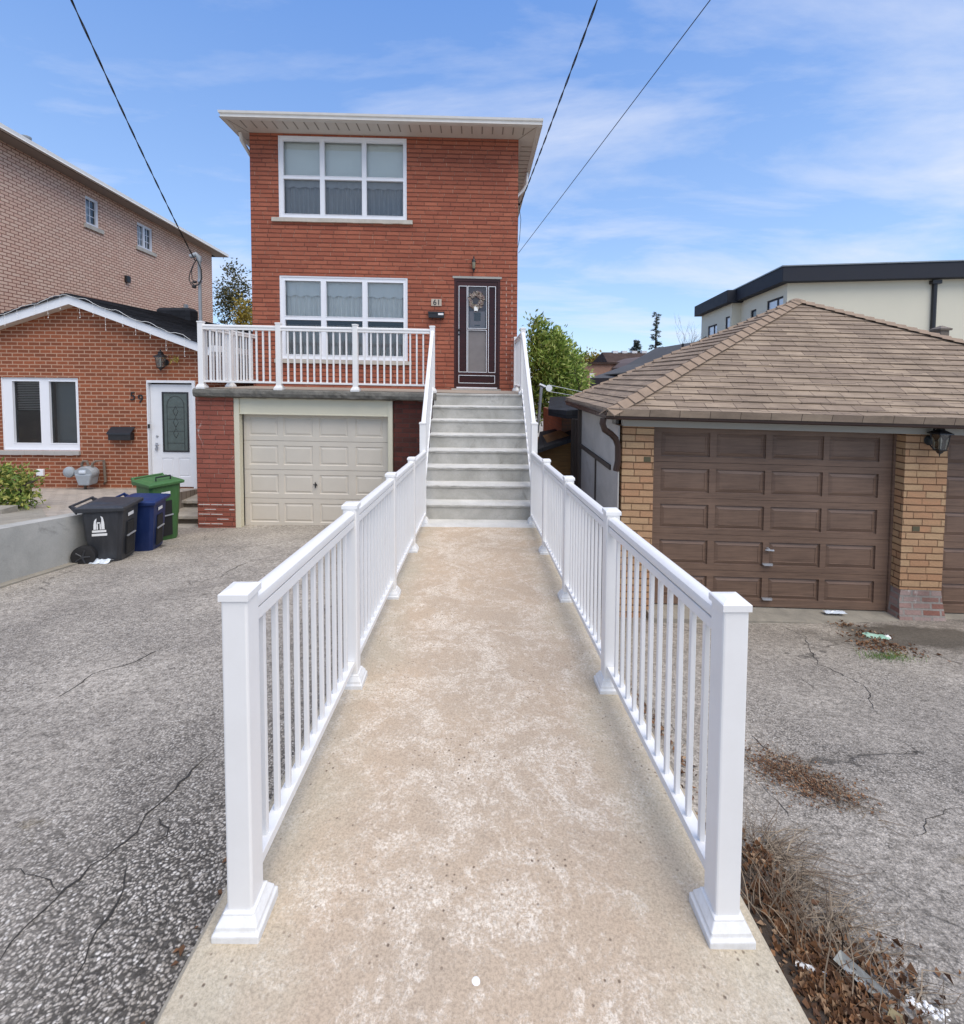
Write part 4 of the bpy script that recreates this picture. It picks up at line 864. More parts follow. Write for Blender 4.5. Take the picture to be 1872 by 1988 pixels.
for s_, xe in ((sR,xR_),(sL,xL_)):
    n=22
    for i in range(n):
        xa = X0p+(xe-X0p)*i/n; xb = X0p+(xe-X0p)*(i+1)/n
        P = lambda x,y,d: (x,y,zf_(x)+d)
        h1,h2 = 0.028,0.050; y0,y1 = YO-0.03,17.2
        b.add([P(xa,y0,h1),P(xb,y0,h2),P(xb,y1,h2),P(xa,y1,h1),P(xb,y0,h1-0.006),P(xb,y1,h1-0.006),P(xa,y0,-0.01),P(xb,y0,-0.01)],[(0,1,2,3),(1,4,5,2),(0,6,7,4,1)])
b.build('roof', mw['shingdark'], ns)
b = MB(N); b.box(xR_-0.01,xR_+0.1,YO,17,zf_(xR_)-0.09,zf_(xR_)+0.03); b.build('gutter', mw['white_trim'], ns)
# plumbing vent box on the roof
vx = N.px(345,612,12.0); b = MB(N)
b.tower(vx[0],12.0,zf_(vx[0])-0.1,[((0.42,0.16),0),((0.42,0.16),0.28),((0.36,0.12),0.34)])
tag(b.build('roof_vent', mw['shingdark']), 'flat black roof vent on the dark slope of the low house', 'roof vent')
# window
zc = [(88,288),(357,553)]; cN = [(N.px(0.2645*a,800,YN)[0],N.px(0.2645*c_,800,YN)[0]) for a,c_ in zc]; rN = rows_of(N,80,[(740.5,860.7)],YN)
w_ = win(N, ns, wn_, cN, rN, YN, sill=(N.px(-6,878,YN)[0],N.px(157,878,YN)[0],wn_[2]-0.085,wn_[2]-0.002), sillmat=plain('grey_sill',(0.40,0.38,0.35),0.7,0.1,8), rec=0.03)
b = MB(N); z = rN[0][1]-0.01; 
while z > rN[0][0]+(rN[0][1]-rN[0][0])*0.52: b.add([(cN[0][0]-0.01,YN+0.13,z),(cN[0][1]+0.01,YN+0.13,z),(cN[0][1]+0.01,YN+0.152,z-0.018),(cN[0][0]-0.01,YN+0.152,z-0.018)],[(0,1,2,3)]); z -= 0.034
b.build('blind', plain('blind_slats',(0.42,0.43,0.42),0.6), w_)
b = MB(N); b.quad((cN[1][0]-.02,YN+0.2,rN[0][0]-.02),(cN[1][1]+.02,YN+0.2,rN[0][0]-.02),(cN[1][1]+.02,YN+0.2,rN[0][1]+.02),(cN[1][0]-.02,YN+0.2,rN[0][1]+.02)); b.build('shade', plain('grey_shade',(0.16,0.18,0.18),0.8,0.25,1.2), w_)
# door
yD = YN+0.05
def nr(z0,z1,z2,z3,Y=YN): return N.rect(0.2645*z0,619+0.2645*z1,0.2645*z2,619+0.2645*z3,Y)
leaf = nr(1112,482,1428,1240,yD)
b = MB(N); b.box(dn[0],leaf[0]-.005,YN-0.02,YN+0.09,dn[2],dn[3]-0.05); b.box(leaf[1]+.005,dn[1],YN-0.02,YN+0.09,dn[2],dn[3]-0.05); b.box(dn[0],dn[1],YN-0.02,YN+0.09,dn[3]-0.05,dn[3])
frm = b.build('door_frame', mw['white_trim'], ns, bevel=0.004)
gl = nr(1195,537,1388,977,yD); l1 = nr(1190,1020,1278,1160,yD); l2 = nr(1312,1020,1398,1160,yD)
b = MB(N); b.panels(leaf[0],leaf[1],dn[2]+0.02,leaf[3],[l1,l2],yD,[(0.0,0.0),(0.010,0.010),(0.018,0.010),(0.035,0.003)],0.04)
nd_ = b.build('door', mw['white_trim'], ns)
b = MB(N)
for a,c_,d_,e_ in (gl,):
    q = 0.028
    for x0_,x1_,z0_,z1_ in ((a,a+q,d_,e_),(c_-q,c_,d_,e_),(a+q,c_-q,e_-q,e_),(a+q,c_-q,d_,d_+q)): b.box(x0_,x1_,yD-0.014,yD-0.001,z0_,z1_)
b.build('glass_frame', mw['black'], nd_)
b = MB(N); b.box(gl[0]+.028,gl[1]-.028,yD-0.004,yD-0.001,gl[2]+.028,gl[3]-.028); b.build('glass', plain('dark_frosted',(0.075,0.105,0.10),0.12,0.35,9,0.2,20,spec=0.9), nd_)
b = MB(N); gxm = (gl[0]+gl[1])/2; gw = (gl[1]-gl[0])/2-0.05; gzt = gl[3]-0.06; gzb = gl[2]+0.05
def came(pts): b.tube([(x,yD-0.006,z) for x,z in pts],0.0045,4)
came([(gxm-gw*0.8,gzb),(gxm-gw*0.8,gzt-gw)]+[(gxm-gw*0.8*cos(pi*i/10),gzt-gw+gw*0.9*sin(pi*i/10)) for i in range(11)]+[(gxm+gw*0.8,gzb)])
for f in (0.12,0.34,0.56,0.78): came([(gxm-gw*0.8,gzb+(gzt-gzb)*f),(gxm+gw*0.8,gzb+(gzt-gzb)*f)])
zc_ = (gzb+gzt)/2
for f in (0.30,0.5,0.70):
    zc_ = gzb+(gzt-gzb)*f; came([(gxm,zc_-0.1),(gxm-0.05,zc_),(gxm,zc_+0.1),(gxm+0.05,zc_),(gxm,zc_-0.1)])
b.build('leaded_pattern', plain('came_grey',(0.03,0.035,0.035),0.4), nd_)
b = MB(N); hx_,hz_ = N.px(0.2645*1153,619+0.2645*935,yD)
b.box(hx_-0.022,hx_+0.022,yD-0.012,yD,hz_-0.07,hz_+0.07); b.tube([(hx_,yD-0.01,hz_+0.03),(hx_,yD-0.05,hz_+0.03),(hx_+0.07,yD-0.055,hz_+0.03)],0.010,6); b.box(hx_-0.02,hx_+0.02,yD-0.035,yD-0.008,hz_-0.08,hz_-0.03)
b.build('handle', mw['steel'], nd_, smooth=True)
b = MB(N); dx_,dz_ = N.px(0.2645*1155,619+0.2645*862,yD); b.lathe(dx_,yD,dz_,[(0.022,0.0),(0.026,-0.006),(0.020,-0.016)],12,'y'); b.build('deadbolt', mw['steel'], nd_, smooth=True)
b = MB(N); r_ = nr(1088,772,1102,803,YN-0.02); b.box(*r_[:2],YN-0.035,YN-0.021,*r_[2:]); tag(b.build('doorbell', mw['black']), 'small black doorbell on the white frame of the door numbered 59', 'doorbell')
b = MB(N); b.box(dn[0]-0.02,dn[1]+0.02,YN-0.10,YN+0.09,dn[2]-0.07,dn[2]-0.001); b.build('threshold', mw['white_trim'], ns)
# 59
x59,z59 = N.px(253,779.5,YN)
t = thing('house_number', 'black iron digits 59 screwed to the orange brick beside the white door', 'house number', N.w((x59,YN,z59)))
text_mb('5', x59, z59+0.03, 0.235, YN-0.012, 0.012, N).build('digit', mw['black'], t)
text_mb('9', x59+0.15, z59-0.02, 0.235, YN-0.012, 0.012, N).build('digit', mw['black'], t)
# mailbox 59
r_ = nr(818,792,993,886)
t = thing('mailbox', 'wide black metal mailbox on the orange brick wall left of the white door', 'mailbox', N.w(((r_[0]+r_[1])/2,YN,r_[2])))
b = MB(N); b.box(r_[0]+0.015,r_[1]-0.015,YN-0.11,YN-0.001,r_[2],r_[3]-0.12); b.build('box', mw['black'], t, bevel=0.006)
b = MB(N); b.add([(r_[0],YN-0.13,r_[3]-0.14),(r_[1],YN-0.13,r_[3]-0.14),(r_[1],YN-0.125,r_[3]-0.11),(r_[0],YN-0.125,r_[3]-0.11),(r_[1],YN-0.001,r_[3]),(r_[0],YN-0.001,r_[3])],[(0,1,2,3),(3,2,4,5),(0,3,5),(1,4,2)]); b.build('lid', mw['black'], t, recalc=True)
# lantern with a yellow sprig behind
lx,lz_ = N.px(0.2645*1212,619+0.2645*335,YN)
lantern(N, lx+0.02, lz_+0.02, YN, 1.05, 'black carriage lantern above and left of the white door numbered 59', kind=1)
b = MB(N); rr = random.Random(2)
for k in range(26):
    c=(lx+0.20+rr.uniform(-.05,.10),YN-0.05-rr.random()*0.05,lz_+0.10+rr.uniform(-.07,.06)); 
    a=rr.random()*6.28; b.add([c,(c[0]+.03*cos(a),c[1]-.01,c[2]+.03*sin(a)),(c[0]+.055*cos(a+.3),c[1]-.015,c[2]+.055*sin(a+.3)),(c[0]+.03*cos(a+.8),c[1],c[2]+.03*sin(a+.8))],[(0,1,2,3)])
tag(b.build('leaf_sprig', mw['leafyel']), 'small sprig of dry yellow leaves stuck beside the carriage lantern', 'sprig', kind='stuff')
# outlet cover
r_ = nr(280,1102,331,1150); b = MB(N); b.box(r_[0],r_[1],YN-0.05,YN-0.001,r_[2],r_[3]); tag(b.build('outlet_cover', mw['white_trim'], bevel=0.008), 'small square white outlet cover low on the orange brick wall', 'outlet cover')
# gas meter
mxc,mzc = N.px(0.2645*705,619+0.2645*1135,YN)
t = thing('gas_meter', 'grey gas meter with round regulator and pipes on the orange brick wall', 'gas meter', N.w((mxc,YN,mzc)))
ym = YN-0.20
b = MB(N); b.lathe(mxc,ym,mzc+0.07,[(0.165,-0.10),(0.18,-0.06),(0.18,0.06),(0.16,0.09)],20,'y'); b.v = [(x,y,mzc+(z-mzc)*0.75) for x,y,z in b.v]; b.build('meter_body', mw['greymetal'], t, smooth=True)
b = MB(N); b.prism([(mxc-0.16,mzc+0.045),(mxc+0.16,mzc+0.045),(mxc+0.11,mzc-0.17),(mxc-0.09,mzc-0.17)],ym-0.118,ym+0.10); b.build('lower_case', mw['greymetal'], t, bevel=0.02)
b = MB(N); b.box(mxc-0.07,mxc+0.05,ym-0.125,ym-0.09,mzc+0.06,mzc+0.12); b.build('index_cover', mw['plastic'], t, bevel=0.01)
b = MB(N); b.lathe(mxc-0.33,ym-0.02,mzc+0.07,[(0.05,-0.06),(0.10,-0.03),(0.11,0.0),(0.10,0.03),(0.04,0.07)],16,'y'); b.tube([(mxc-0.24,ym,mzc+0.07),(mxc-0.15,ym,mzc+0.09)],0.03); b.build('regulator', mw['greymetal'], t, smooth=True)
b = MB(N)
b.tube([(mxc-0.10,ym,mzc+0.12),(mxc-0.10,ym,mzc+0.24),(mxc-0.07,ym,mzc+0.28),(mxc+0.0,ym,mzc+0.28),(mxc+0.02,ym,mzc+0.20)],0.022); b.tube([(mxc+0.09,ym,mzc+0.12),(mxc+0.10,ym,mzc+0.24),(mxc+0.14,ym+0.03,mzc+0.28),(mxc+0.20,YN-0.05,mzc+0.27),(mxc+0.22,YN-0.05,mzc-0.15),(mxc+0.16,YN,mzc-0.2)],0.022)
b.build('pipe', mw['rust'], t, smooth=True)
b = MB(N); b.tube([(mxc-0.06,ym,mzc-0.15),(mxc-0.06,ym+0.02,mzc-0.30),(mxc-0.05,ym+0.02,zPat(0,ym)-0.02)],0.022); b.build('riser_pipe', mw['rust'], t, smooth=True)
# stone steps down to the driveway
t = thing('stone_steps', 'three rough stone slab steps leading up to the white door numbered 59', 'steps', (-5.1,8.5,0.3))
for k,(xa,xb,ya,yb,zt) in enumerate(((-5.75,-4.76,8.55,9.15,0.50),(-5.85,-4.76,8.05,8.75,0.36),(-5.45,-4.90,7.45,8.25,0.21))):
    b = MB(); n=12; poly=[]
    for i in range(n+1): poly.append((xa+(xb-xa)*i/n, ya+0.03*mnoise.noise(Vector((i*0.9,k*3,0)))))
    poly += [(xb,yb),(xa,yb)]
    b.slab(poly, zt-0.055, zt); b.build('slab', mw['stonepale'] if 'stonepale' in mw else mw.setdefault('stonepale', concrete('pale_flagstone',(0.48,0.44,0.37),(0.36,0.33,0.28),(0.2,0.17,0.13),5,0.5,0.6)), t, bevel=0.006)
    b = MB(); b.box(xa+0.06,xb-0.03,ya+0.06,yb+0.3,0.02,zt-0.055); b.build('riser', mw['stonedark'] if 'stonedark' in mw else mw.setdefault('stonedark', concrete('dark_rubble',(0.20,0.17,0.13),(0.11,0.095,0.08),(0.05,0.045,0.04),7,0.5,1.0)), t)
# string lights along the gable
b = MB(N); rr = random.Random(11); x = X0p-1.6; pts=[]; bulbs=MB(N)
while x < nxr:
    z = zf_(x)+0.05-0.05*abs(sin((x)*5.3))+rr.uniform(-.01,.01); pts.append((x,YO-0.045,z)); x += 0.07
t = thing('string_lights', 'thin white fairy light string draped along the white gable fascia', 'string lights', N.w((X0p,YO-0.04,pkf[1])))
b.tube(pts,0.0045,4)
x = X0p-1.4; k=0
while x < nxr-0.1:
    L = rr.uniform(0.12,0.42); z0_ = zf_(x)+0.01; 
    b.tube([(x,YO-0.04,z0_),(x+rr.uniform(-.01,.01),YO-0.038,z0_-L*0.5),(x+rr.uniform(-.015,.015),YO-0.036,z0_-L)],0.0018,3)
    for q in (0.45,0.75,1.0): bulbs.sphere((x,YO-0.04,z0_-L*q),0.008,5,4)
    x += rr.uniform(0.22,0.36)
b.build('wire', mw['decal'], t); o = bulbs.build('bulb', mw['valance'], t); tag(o, kind='stuff')
# service mast and cable
YM = 10.2
mx_,mz0 = py(389.5,622,YM).x, py(389.5,622,YM).z; mz1 = py(390,503,YM).z
t = thing('service_mast', 'grey electrical service mast with weatherhead rising behind the porch corner', 'service mast', (mx_,YM,mz0))
MB().tube([(mx_,YM,mz0-1.2),(mx_,YM,mz1)],0.034,10).build('pipe', mw['greymetal'], t, smooth=True)
MB().tube([(mx_,YM,mz1-0.06),(mx_,YM,mz1+0.03),(mx_-0.05,YM-0.03,mz1+0.09),(mx_-0.16,YM-0.06,mz1+0.04)],[0.045,0.055,0.055,0.04],10).build('weatherhead', mw['greymetal'], t, smooth=True)
MB().lathe(mx_,YM,mz1-0.5,[(0.045,0),(0.048,0.03),(0.045,0.06)],10).build('clamp', mw['steel'], t)
def P_(u,v,Y=YM-0.07): return tuple(py(u,v,Y))
b = MB()
b.tube([P_(381,503),P_(386,512),P_(391,524),P_(392,540),P_(386,552),P_(377,554),P_(372,548)],0.012,5)
b.tube([P_(381,505),P_(375,515),P_(369,530),P_(367,542),P_(371,552),P_(377,556),P_(384,553)],0.010,5)
b.tube([P_(377,510),P_(372,526),P_(373,542),P_(379,549)],0.008,5)
b.tube([P_(374,556),P_(380,557)],0.03,6); b.tube([P_(375,547),P_(381,548)],0.026,6)
b.build('drip_loop', mw['wire'], t)
def cable(name, label, p0, p1, r, sag=0.15, ext=None, n=40, twist=0.0, grp='overhead cables'):
    p0 = Vector(p0); p1 = Vector(p1); pts=[]
    end = p0+(p1-p0)*(ext or 1.0); L=(end-p0).length
    for i in range(n+1):
        f = i/n; p = p0+(end-p0)*f; p.z -= sag*4*f*(1-f); 
        pts.append(p)
    b = MB()
    if twist:
        side = (end-p0).cross(Vector((0,0,1))).normalized(); m = int(L/0.12)
        for s in (0,1):
            q=[]
            for i in range(m+1):
                f=i/m; p=p0+(end-p0)*f; p.z -= sag*4*f*(1-f); a=2*pi*i/6+s*pi; q.append(p+side*cos(a)*twist+Vector((0,0,1))*sin(a)*twist)
            b.tube(q,r,5)
    else: b.tube(pts,r,6)
    return tag(b.build(name, mw['wire'], at=tuple(p0)), label, 'cable', grp)
cable('power_cable','twisted black power cable running up from the grey service mast', P_(379,506), py(157,-5,5.6), 0.0065, 0.28, 2.2, 60, 0.0075)
cable('power_cable','twisted black power cable from the right wall of the tall red house', py(1011,395,10.6), py(1155,-4,5.4), 0.007, 0.10, 2.2, 60, 0.008)
cable('phone_cable','thin straight phone wire rising from the right wall of the tall red house', py(1007,491,10.3), py(1378,-4,5.2), 0.0055, 0.03, 2.2, 60)
# insulator and loose service wires on the right wall of 61
b = MB(); q = Vector(H.w((xr+0.03,10.45,0))); 
pA = py(1010,398,10.45); b.tube([(q.x-0.02,10.45,pA.z+0.0),(q.x+0.06,10.45,pA.z+0.02)],0.015,6); b.sphere((q.x+0.06,10.45,pA.z+0.02),0.03,8,6)
b.tube([(q.x+0.05,10.45,pA.z),(q.x+0.10,10.5,pA.z-0.3),(q.x+0.08,10.55,pA.z-0.7),(q.x+0.03,10.5,pA.z-0.95)],0.006,5)
b.tube([(q.x+0.03,10.45,pA.z-0.15),(q.x+0.02,10.45,pA.z-1.5),(q.x+0.025,10.45,pA.z-3.0),(q.x+0.02,10.45,pA.z-4.5)],0.007,5)
tag(b.build('service_bracket', mw['wire']), 'insulator and loose wires on the right edge of the tall red house', 'wire bracket')

# ================================================================== PINK BRICK HOUSE far left
PK = Frame(-12.35, 22.0, -85.6+180-0.0, 0.0)
# local x runs away from the camera along the wall, local y into the house (towards -X)
zeave = PK.px(423,499,0)[1]
xnear = PK.px(-140,300,0)[0]
hp = thing('pink_brick_house', 'large pale pink brick house with small white windows behind the low house', 'house', (-12.35,22,0))
wa = PK.rect(165.3,380,191,439,0); wb_ = PK.rect(265.8,430,295.7,485,0)
def pkw(u0,va,vb,u1):      # window from the left edge top/bottom and the right edge
    xa, za_ = PK.px(u0,va,0); _, zb2 = PK.px(u0,vb,0); xb,_ = PK.px(u1,va,0); return (xa,xb,zb2,za_)
wa = pkw(165.3,377.3,433,191.5); wb_ = pkw(265.8,429,477,296)
b = MB(PK); b.holed(xnear,0,0.0,zeave,[wa,wb_],0.0,0.12); b.box(xnear+0.02,-0.02,4.0,10,0.0,zeave-0.03)
b.quad((0,0,0),(0,10,0),(0,10,zeave),(0,0,zeave)); b.quad((xnear,0,0),(xnear,0,zeave),(xnear,10,zeave),(xnear,10,0)); b.build('wall', mw['brickpink'], hp)
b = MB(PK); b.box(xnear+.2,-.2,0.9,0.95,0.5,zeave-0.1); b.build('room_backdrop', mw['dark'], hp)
for r, two in ((wa,False),(wb_,True)):
    xm_ = (r[0]+r[1])/2; m_ = 0.08
    if two: cs = [(r[0]+m_,xm_-0.05),(xm_+0.05,r[1]-m_)]
    else: cs = [(r[0]+m_,r[1]-m_)]
    ww = win(PK, hp, r, cs, [(r[2]+m_,r[3]-m_)], 0.0, rec=0.05, sill=(r[0]-0.1,r[1]+0.12,r[2]-0.13,r[2]-0.003))
    b = MB(PK)
    for c0,c1 in cs:
        nv = 2
        b.box((c0+c1)/2-0.011,(c0+c1)/2+0.011,0.080,0.088,r[2]+m_,r[3]-m_)
        for f in (1/3,2/3): zz=r[2]+m_+(r[3]-r[2]-2*m_)*f; b.box(c0,c1,0.081,0.087,zz-0.011,zz+0.011)
    b.build('muntin', mw['vinyl'], ww)
    curtain(PK, r[0]+0.05,r[1]-0.05,r[2]+0.05,r[3]-0.05,0.25,seed=r[0]).build('curtain', mw['curtain'], ww, smooth='full')
b = MB(PK); ov=0.42; b.quad((xnear,-ov,zeave-0.01),(0.55,-ov,zeave-0.01),(0.55,0.05,zeave-0.01),(xnear,0.05,zeave-0.01)); b.build('soffit', plain('brown_soffit',(0.30,0.25,0.21),0.6), hp)
b = MB(PK); b.extr([(0,0),(-0.02,0.04),(-0.03,0.13),(-0.12,0.15),(-0.13,0.14),(-0.10,0.0)][::-1], (xnear,-ov-0.11,zeave), (0.60,-ov-0.11,zeave)); b.build('gutter', mw['gutter'], hp, recalc=True)
b = MB(PK); b.add([(xnear,-ov-0.05,zeave+0.11),(0.6,-ov-0.05,zeave+0.11),(0.6,10.5,zeave+0.11),(xnear,10.5,zeave+0.11),(-4,5,zeave+2.1),(xnear,5,zeave+2.1)],[(0,1,4,5),(1,2,4),(2,3,5,4)]); b.quad((0.6,-ov-0.05,zeave-0.01),(0.6,10.5,zeave-0.01),(0.6,10.5,zeave+0.11),(0.6,-ov-0.05,zeave+0.11)); b.build('roof', mw['shingbrown'], hp)
for z0,z1,z2,z3,lab,mt in ((912,1083,943,1132,'square dark louvred vent on the pink brick wall below the far window','black'),(1345,1295,1368,1335,'small grey dryer vent on the pink brick wall near its far corner','greymetal')):
    xa,za1 = PK.px(.2645*z0,247.6+.2645*z1,0); xb,_=PK.px(.2645*z2,247.6+.2645*z3,0); _,zb1_=PK.px(.2645*z0,247.6+.2645*z3,0)
    t = thing('wall_vent', lab, 'vent', PK.w((xa,-0.05,zb1_)), None)
    MB(PK).box(xa,xb,-0.08,-0.002,zb1_,za1).build('housing', mw[mt], t, bevel=0.01); b = MB(PK)
    for q in range(4): b.box(xa+0.02,xb-0.02,-0.10,-0.081,zb1_+(za1-zb1_)*(0.15+q*0.22),zb1_+(za1-zb1_)*(0.22+q*0.22))
    o = b.build('louvre', mw[mt], t)
p = py(51,280,13.5); b = MB(); b.tube([(p.x,p.y,p.z-0.9),(p.x,p.y,p.z+0.16)],0.085,10); b.lathe(p.x,p.y,p.z+0.12,[(0.10,0),(0.12,0.03),(0.12,0.09),(0.05,0.12)],10)
tag(b.build('roof_pipe', mw['greymetal'], smooth=True), 'short grey vent pipe above the eave of the pink brick house', 'vent pipe')

# ================================================================== WHEELED BINS
def bin_(name, label, X, Y, yaw, mat, s=1.0, hgt=0.86, wid=0.52, dep=0.60, logo=True, bar=False):
    z = zL(X,Y)-0.005; t = thing(name, label, 'wheeled bin', (X,Y,z), 'wheeled bins beside the low retaining wall', rz=radians(yaw))
    # local: +x front (handle recess side), -x back with wheels and lid hinge
    def B(b, nm, mt, par=t, **k): 
        WL[par.name] = Vector((0,0,0)); return b.build(nm, mt, par, **k)
    hb = hgt*0.86; d = dep/2; w = wid/2; b = MB()
    lv = [(0.00,0.36*dep,0.40*wid),(0.03,0.38*dep,0.42*wid),(hb*0.42,0.41*dep,0.445*wid),(hb*0.45,0.425*dep,0.46*wid),(hb*0.97,0.47*dep,0.49*wid),(hb*0.975,0.50*dep,0.52*wid),(hb,0.50*dep,0.52*wid)]
    vs=[]; fs=[]; c=0.035
    for zz,hx,hy in lv:
        vs += [(hx-c,-hy,zz),(hx,-hy+c,zz),(hx,hy-c,zz),(hx-c,hy,zz),(-hx+c,hy,zz),(-hx,hy-c,zz),(-hx,-hy+c,zz),(-hx+c,-hy,zz)]
    for i in range(len(lv)-1):
        for j in range(8): a=i*8+j; e=i*8+(j+1)%8; fs.append((a,e,e+8,a+8))
    fs.append(tuple(range(7,-1,-1))); fs.append(tuple(range((len(lv)-1)*8,len(lv)*8)))
    b.add(vs,fs); body = B(b,'body',mat,smooth=True)
    b = MB(); zl = hb+0.002   # lid: overhanging slab, domed
    b.add([(x*dep,y*wid,zl+q) for x,y,q in ((0.55,-0.55,-0.03),(0.55,0.55,-0.03),(-0.56,0.55,-0.03),(-0.56,-0.55,-0.03),(0.56,-0.56,0.012),(0.56,0.56,0.012),(-0.57,0.56,0.03),(-0.57,-0.56,0.03),(0.46,-0.46,0.03),(0.46,0.46,0.03),(-0.40,0.46,0.055),(-0.40,-0.46,0.055),(0.25,-0.25,0.045),(0.25,0.25,0.045),(-0.25,0.25,0.075),(-0.25,-0.25,0.075))],
        [(3,2,1,0),(0,1,5,4),(1,2,6,5),(2,3,7,6),(3,0,4,7),(4,5,9,8),(5,6,10,9),(6,7,11,10),(7,4,8,11),(8,9,13,12),(9,10,14,13),(10,11,15,14),(11,8,12,15),(12,13,14,15)])
    lid = B(b,'lid',mat,bevel=0.008)
    b = MB()   # hinge handle bar at the back
    for sy in (-1,1): b.add([(-0.56*dep,sy*0.50*wid,zl-0.05),(-0.56*dep,sy*0.44*wid,zl-0.05),(-0.70*dep,sy*0.44*wid,zl+0.035),(-0.70*dep,sy*0.50*wid,zl+0.035),(-0.56*dep,sy*0.50*wid,zl+0.03),(-0.56*dep,sy*0.44*wid,zl+0.03),(-0.70*dep,sy*0.44*wid,zl+0.062),(-0.70*dep,sy*0.50*wid,zl+0.062)],[(0,1,2,3),(4,5,6,7),(0,3,7,4),(1,2,6,5),(3,2,6,7)])
    b.tube([(-0.69*dep,-0.50*wid,zl+0.05),(-0.69*dep,0.50*wid,zl+0.05)],0.016,8); b.box(-0.60*dep,-0.57*dep,-0.4*wid,0.4*wid,zl-0.02,zl+0.025)
    B(b,'hinge_bar',mat)
    if bar:
        b=MB(); b.tube([(0.30*dep,-0.10,zl+0.03),(0.30*dep,-0.10,zl+0.095),(0.30*dep,0.10,zl+0.095),(0.30*dep,0.10,zl+0.03)],0.012,6); B(b,'latch_handle',mw['black'])
    # front recess
    hx = 0.45*dep; b = MB(); b.add([(0.44*dep,-0.19*wid,hb*0.10),(0.44*dep,0.19*wid,hb*0.10),(0.476*dep,0.17*wid,hb*0.70),(0.476*dep,-0.17*wid,hb*0.70),(0.40*dep,-0.19*wid,hb*0.10),(0.40*dep,0.19*wid,hb*0.10),(0.43*dep,0.17*wid,hb*0.70),(0.43*dep,-0.17*wid,hb*0.70)],[(0,1,2,3),(0,3,7,4),(1,5,6,2),(3,2,6,7),(0,4,5,1)]); B(b,'front_recess',mw['rubber'],body)
    b = MB(); b.tube([(0.475*dep,-0.2*wid,hb*0.45),(0.475*dep,0.2*wid,hb*0.45)],0.012,6); B(b,'grab_bar',mw['steel'],body)
    b = MB(); b.box(0.478*dep,0.484*dep,-0.16*wid,0.12*wid,hb*0.80,hb*0.86); B(b,'sticker',mw['decal'],body)
    if logo:      # white emblem: two curved towers over a bar, on the side facing the street
        yq = -0.478*wid; b = MB(); zc=hb*0.70; tl = 0.02
        def pl(poly, dy=0.0): n=len(poly); b.add([(x,yq-0.004-(z-zc)*0.035-dy,z) for x,z in poly],[tuple(range(n))])
        pl([(-0.085,zc-0.04),(-0.055,zc-0.04),(-0.052,zc+0.06),(-0.045,zc+0.10),(-0.06,zc+0.09),(-0.075,zc+0.065),(-0.082,zc+0.02)])
        pl([(0.0,zc-0.04),(0.035,zc-0.04),(0.032,zc+0.05),(0.02,zc+0.11),(-0.005,zc+0.13),(0.004,zc+0.09),(0.0,zc+0.04)])
        pl([(-0.05,zc-0.04),(-0.035,zc-0.04),(-0.035,zc+0.03),(-0.05,zc+0.03)]); pl([(-0.018,zc-0.04),(-0.004,zc-0.04),(-0.004,zc+0.03),(-0.018,zc+0.03)]); pl([(-0.05,zc+0.035),(-0.004,zc+0.035),(-0.012,zc+0.052),(-0.042,zc+0.052)])
        pl([(-0.10,zc-0.075),(0.05,zc-0.075),(0.05,zc-0.048),(-0.10,zc-0.048)]); pl([(-0.105,zc-0.12),(0.058,zc-0.12),(0.058,zc-0.09),(-0.105,zc-0.09)])
        B(b,'emblem',mw['decal'],body)
    for sy in (-1,1):
        b = MB(); b.lathe(-0.40*dep,sy*0.52*wid-0.03,0.13,[(0.10,0.0),(0.13,0.008),(0.13,0.052),(0.10,0.06)],24,'y'); wh = B(b,'wheel',mw['rubber'],smooth=True)
        b = MB(); q = -0.033 if sy<0 else 0.033; cy_=sy*0.52*wid
        for k in range(5):
            a=2*pi*k/5; b.tube([(-0.40*dep,cy_+q,0.13),(-0.40*dep+0.085*cos(a),cy_+q,0.13+0.085*sin(a))],0.009,5)
        b.lathe(-0.40*dep,cy_+q-0.006,0.13,[(0.022,0),(0.022,0.012)],10,'y'); B(b,'hub',mat,wh)
    return t
bin_('wheeled_bin','black wheeled garbage bin with a white city emblem, nearest to the retaining wall end', -4.62, 5.86, 12, mw['binblack'], hgt=0.80, wid=0.46, dep=0.46)
bin_('wheeled_bin','dark blue wheeled recycling bin standing between the black and green bins', -4.60, 6.38, 12, mw['binblue'], hgt=0.79, wid=0.44, dep=0.46, logo=False)
bin_('wheeled_bin','tall green wheeled bin with a black lid latch nearest the brick pier', -4.80, 7.0, -30, mw['bingreen'], hgt=1.02, wid=0.44, dep=0.46, logo=False, bar=True)
b = MB(); p = pz(184,1094,zL); rr=random.Random(1); n=9; m=5; vs=[]
for i in range(n):
    for j in range(m): vs.append((p.x-0.04+0.22*i/(n-1), p.y-0.05+0.03*j+0.02*rr.random(), p.z+0.012+0.04*rr.random()*(1 if 0<j<m-1 else 0.1)))
b.add(vs,[(i*m+j,i*m+j+1,(i+1)*m+j+1,(i+1)*m+j) for i in range(n-1) for j in range(m-1)])
tag(b.build('plastic_bag', mw['plastic']), 'crumpled clear plastic scrap lying under the wheel of the black bin', 'plastic scrap')
